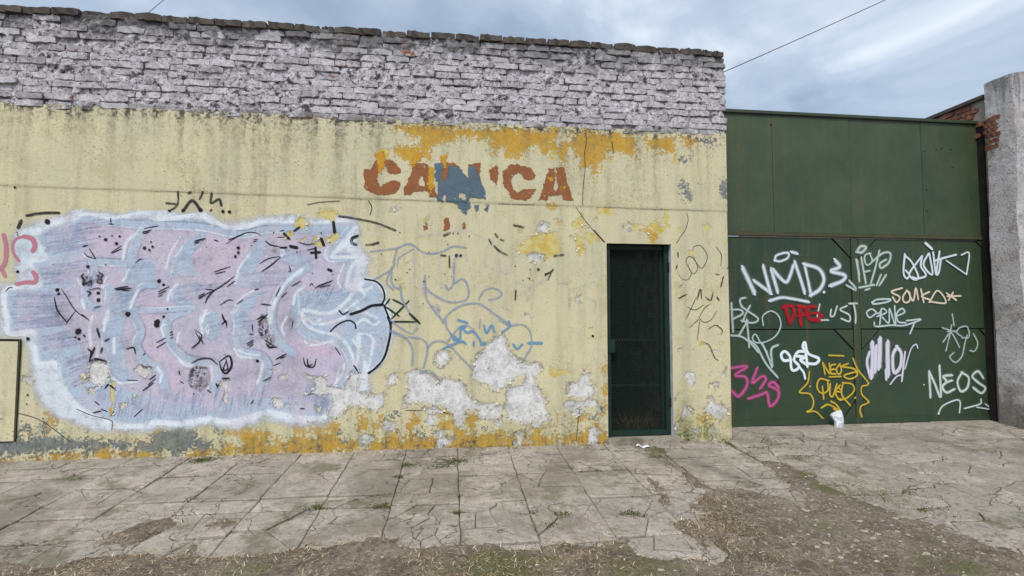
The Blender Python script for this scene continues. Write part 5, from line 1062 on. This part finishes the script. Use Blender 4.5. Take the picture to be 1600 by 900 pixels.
dens = np.clip((fbm(bx, by, 1.6, 13) - .30) * 1.6, 0.05, 1) * np.where(bx < 2.4, 1.0, .5) * np.clip(bc * 1.3, 0, 1)
dens = np.maximum(dens, np.where((bc < .4) & (bc > .02), .12, 0))
ok = RNG.random(NB_) < dens * .75
for x, y, z, ms, cv in zip(bx[ok], by[ok], bz[ok], bm_[ok], bc[ok]):
    z = max(z, gz(y) + .001)
    if random.random() < ms * .5 + .03: sg.append((x, y, z, random.uniform(.010, .035), random.uniform(.0008, .002), random.uniform(0, 6.28), random.uniform(.2, 1.2), random.choice(GREEN)))
    else:
        big = 1.3 if random.random() < (2.9 - x) / 1.4 else 0.95
        sp.append((x, y, z + .001, random.uniform(.008, .038) * big, random.uniform(.0007, .0018) * big, random.uniform(0, 6.28), random.uniform(-.02, .5), random.choice(STRAW if random.random() < min(.75, (3.2 - x) / 2) else STRAW[1:4] + [STRAW[5]])))
print('blades', len(sp), len(sg))
tag(blades('dry_grass', sp, M['straw']), 'dry straw coloured grass litter over the soil verge', 'grass', kind='stuff')
# green growth in joints and at the wall foot
for (u, v, r, n) in ((712, 720, .10, 260), (690, 727, .08, 120), (633, 727, .04, 80), (620, 745, .03, 70), (318, 718, .07, 200), (718, 775, .02, 60), (718, 800, .02, 60), (600, 790, .06, 90), (597, 775, .05, 80), (498, 792, .06, 100), (1040, 705, .10, 220), (1030, 712, .08, 120), (1170, 690, .18, 420), (1215, 700, .22, 420), (1250, 712, .15, 200), (1320, 768, .2, 420), (1345, 775, .15, 300), (1400, 778, .18, 380), (1440, 795, .12, 200), (1255, 741, .08, 120), (848, 802, .05, 90), (855, 820, .04, 80), (990, 803, .05, 90), (880, 805, .06, 80), (1012, 700, .05, 80), (960, 703, .10, 60)):
    a0, b0 = G(u, v)
    for _ in range(n):
        x, y = random.gauss(a0, r), random.gauss(b0, r * .6)
        if y > -.02 and x < 3.2: continue
        for _q in range(3): sg.append((x + random.gauss(0, .012), y + random.gauss(0, .01), gz(y) - .003, random.uniform(.006, .016), random.uniform(.0015, .004), random.uniform(0, 6.28), random.uniform(.1, .9), random.choice((srgb(62, 70, 26), srgb(78, 84, 34), srgb(92, 92, 44), srgb(54, 58, 26)))))
        if random.random() < .6: sg.append((x, y, gz(y) - .004, random.uniform(.01, .03), random.uniform(.0014, .003), random.uniform(0, 6.28), random.uniform(.1, 1.2), random.choice(GREEN)))
tag(blades('moss', sg, M['straw']), 'green moss and weeds in the paving joints', 'moss', kind='stuff')
# weeds inside the doorway
wd_ = []
for _ in range(420):
    x, y = random.uniform(DX0 - .1, DX1 + .3), random.uniform(.25, 1.0); wd_.append((x, y, .02, random.uniform(.10, .30), random.uniform(.0012, .0025), random.uniform(0, 6.28), random.uniform(.2, 1.2), random.choice((STRAW[3], STRAW[5], STRAW[2]))))
tag(blades('dead_weeds', wd_, M['straw']), 'dead tangled weeds behind the mesh door', 'weeds', kind='stuff')
vv = []; ff = []; cc = []
def chip_(x, y, z, r, c):
    b = len(vv); k = [(random.uniform(.4, 1.6) * r * math.cos(a), random.uniform(.3, 1) * r * math.sin(a)) for a in (0, 1.3, 2.5, 3.8, 5.1)]
    for a, d in k: vv.append((x + a, y + d, z - .003))
    for a, d in k: vv.append((x + a * .75, y + d * .75, z + min(.008, r * random.uniform(.1, .3))))
    ff.append(tuple(b + 5 + i for i in range(5)))
    for i in range(5): j = (i + 1) % 5; ff.append((b + i, b + j, b + 5 + j, b + 5 + i))
    cc.extend([(*c, 1)] * 10)
CH_ = [srgb(172, 164, 150), srgb(150, 140, 126), srgb(120, 110, 98), srgb(188, 182, 170), srgb(96, 86, 74)]
for _ in range(5200):
    x, y = random.uniform(-5, 9), random.uniform(-3.2, .1); cv, z, ms = cov_at(x, y)
    if cv > .4 and (x > 2.2 or random.random() < .25): chip_(x, y, z, random.choice((.003, .004, .006, .008, .012, .018)) * (1.4 if random.random() < .08 else 1), random.choice(CH_))
    elif cv <= .4 and random.random() < .12: chip_(x, y, gz(y) + .001, random.uniform(.002, .006), random.choice(CH_))
for _ in range(260):
    u_, v_ = random.uniform(1230, 1640), random.uniform(772, 880); x, y = G(u_, v_)
    if v_ < 745 + (u_ - 1230) * .22 + random.gauss(0, 8): continue
    cv, z, ms = cov_at(x, y); chip_(x, y, max(z, gz(y)) + .001, random.choice((.008, .012, .012, .018, .026)) * random.uniform(.7, 1.2), random.choice((srgb(160, 148, 136), srgb(142, 130, 116), srgb(124, 112, 98), srgb(172, 162, 150))))
for _ in range(420):      # flakes of paint fallen at the wall foot
    x = random.uniform(-4.8, 3.1); y = -abs(random.gauss(0, .10)) - .03; chip_(x, y, gz(y) + .001, random.uniform(.003, .010), random.choice((srgb(210, 206, 190), srgb(200, 190, 150), srgb(150, 140, 120))))
me = bpy.data.meshes.new('rubble'); me.from_pydata(vv, [], ff); me.update(); cattr(me, 'col', np.array(cc)); tag(link('rubble', me, M['pebble']), 'pale stone chips and paint flakes strewn on the ground', 'rubble', kind='stuff')
print('pieces', npieces, 'bricks', len(spec), 'vis', len(vis))
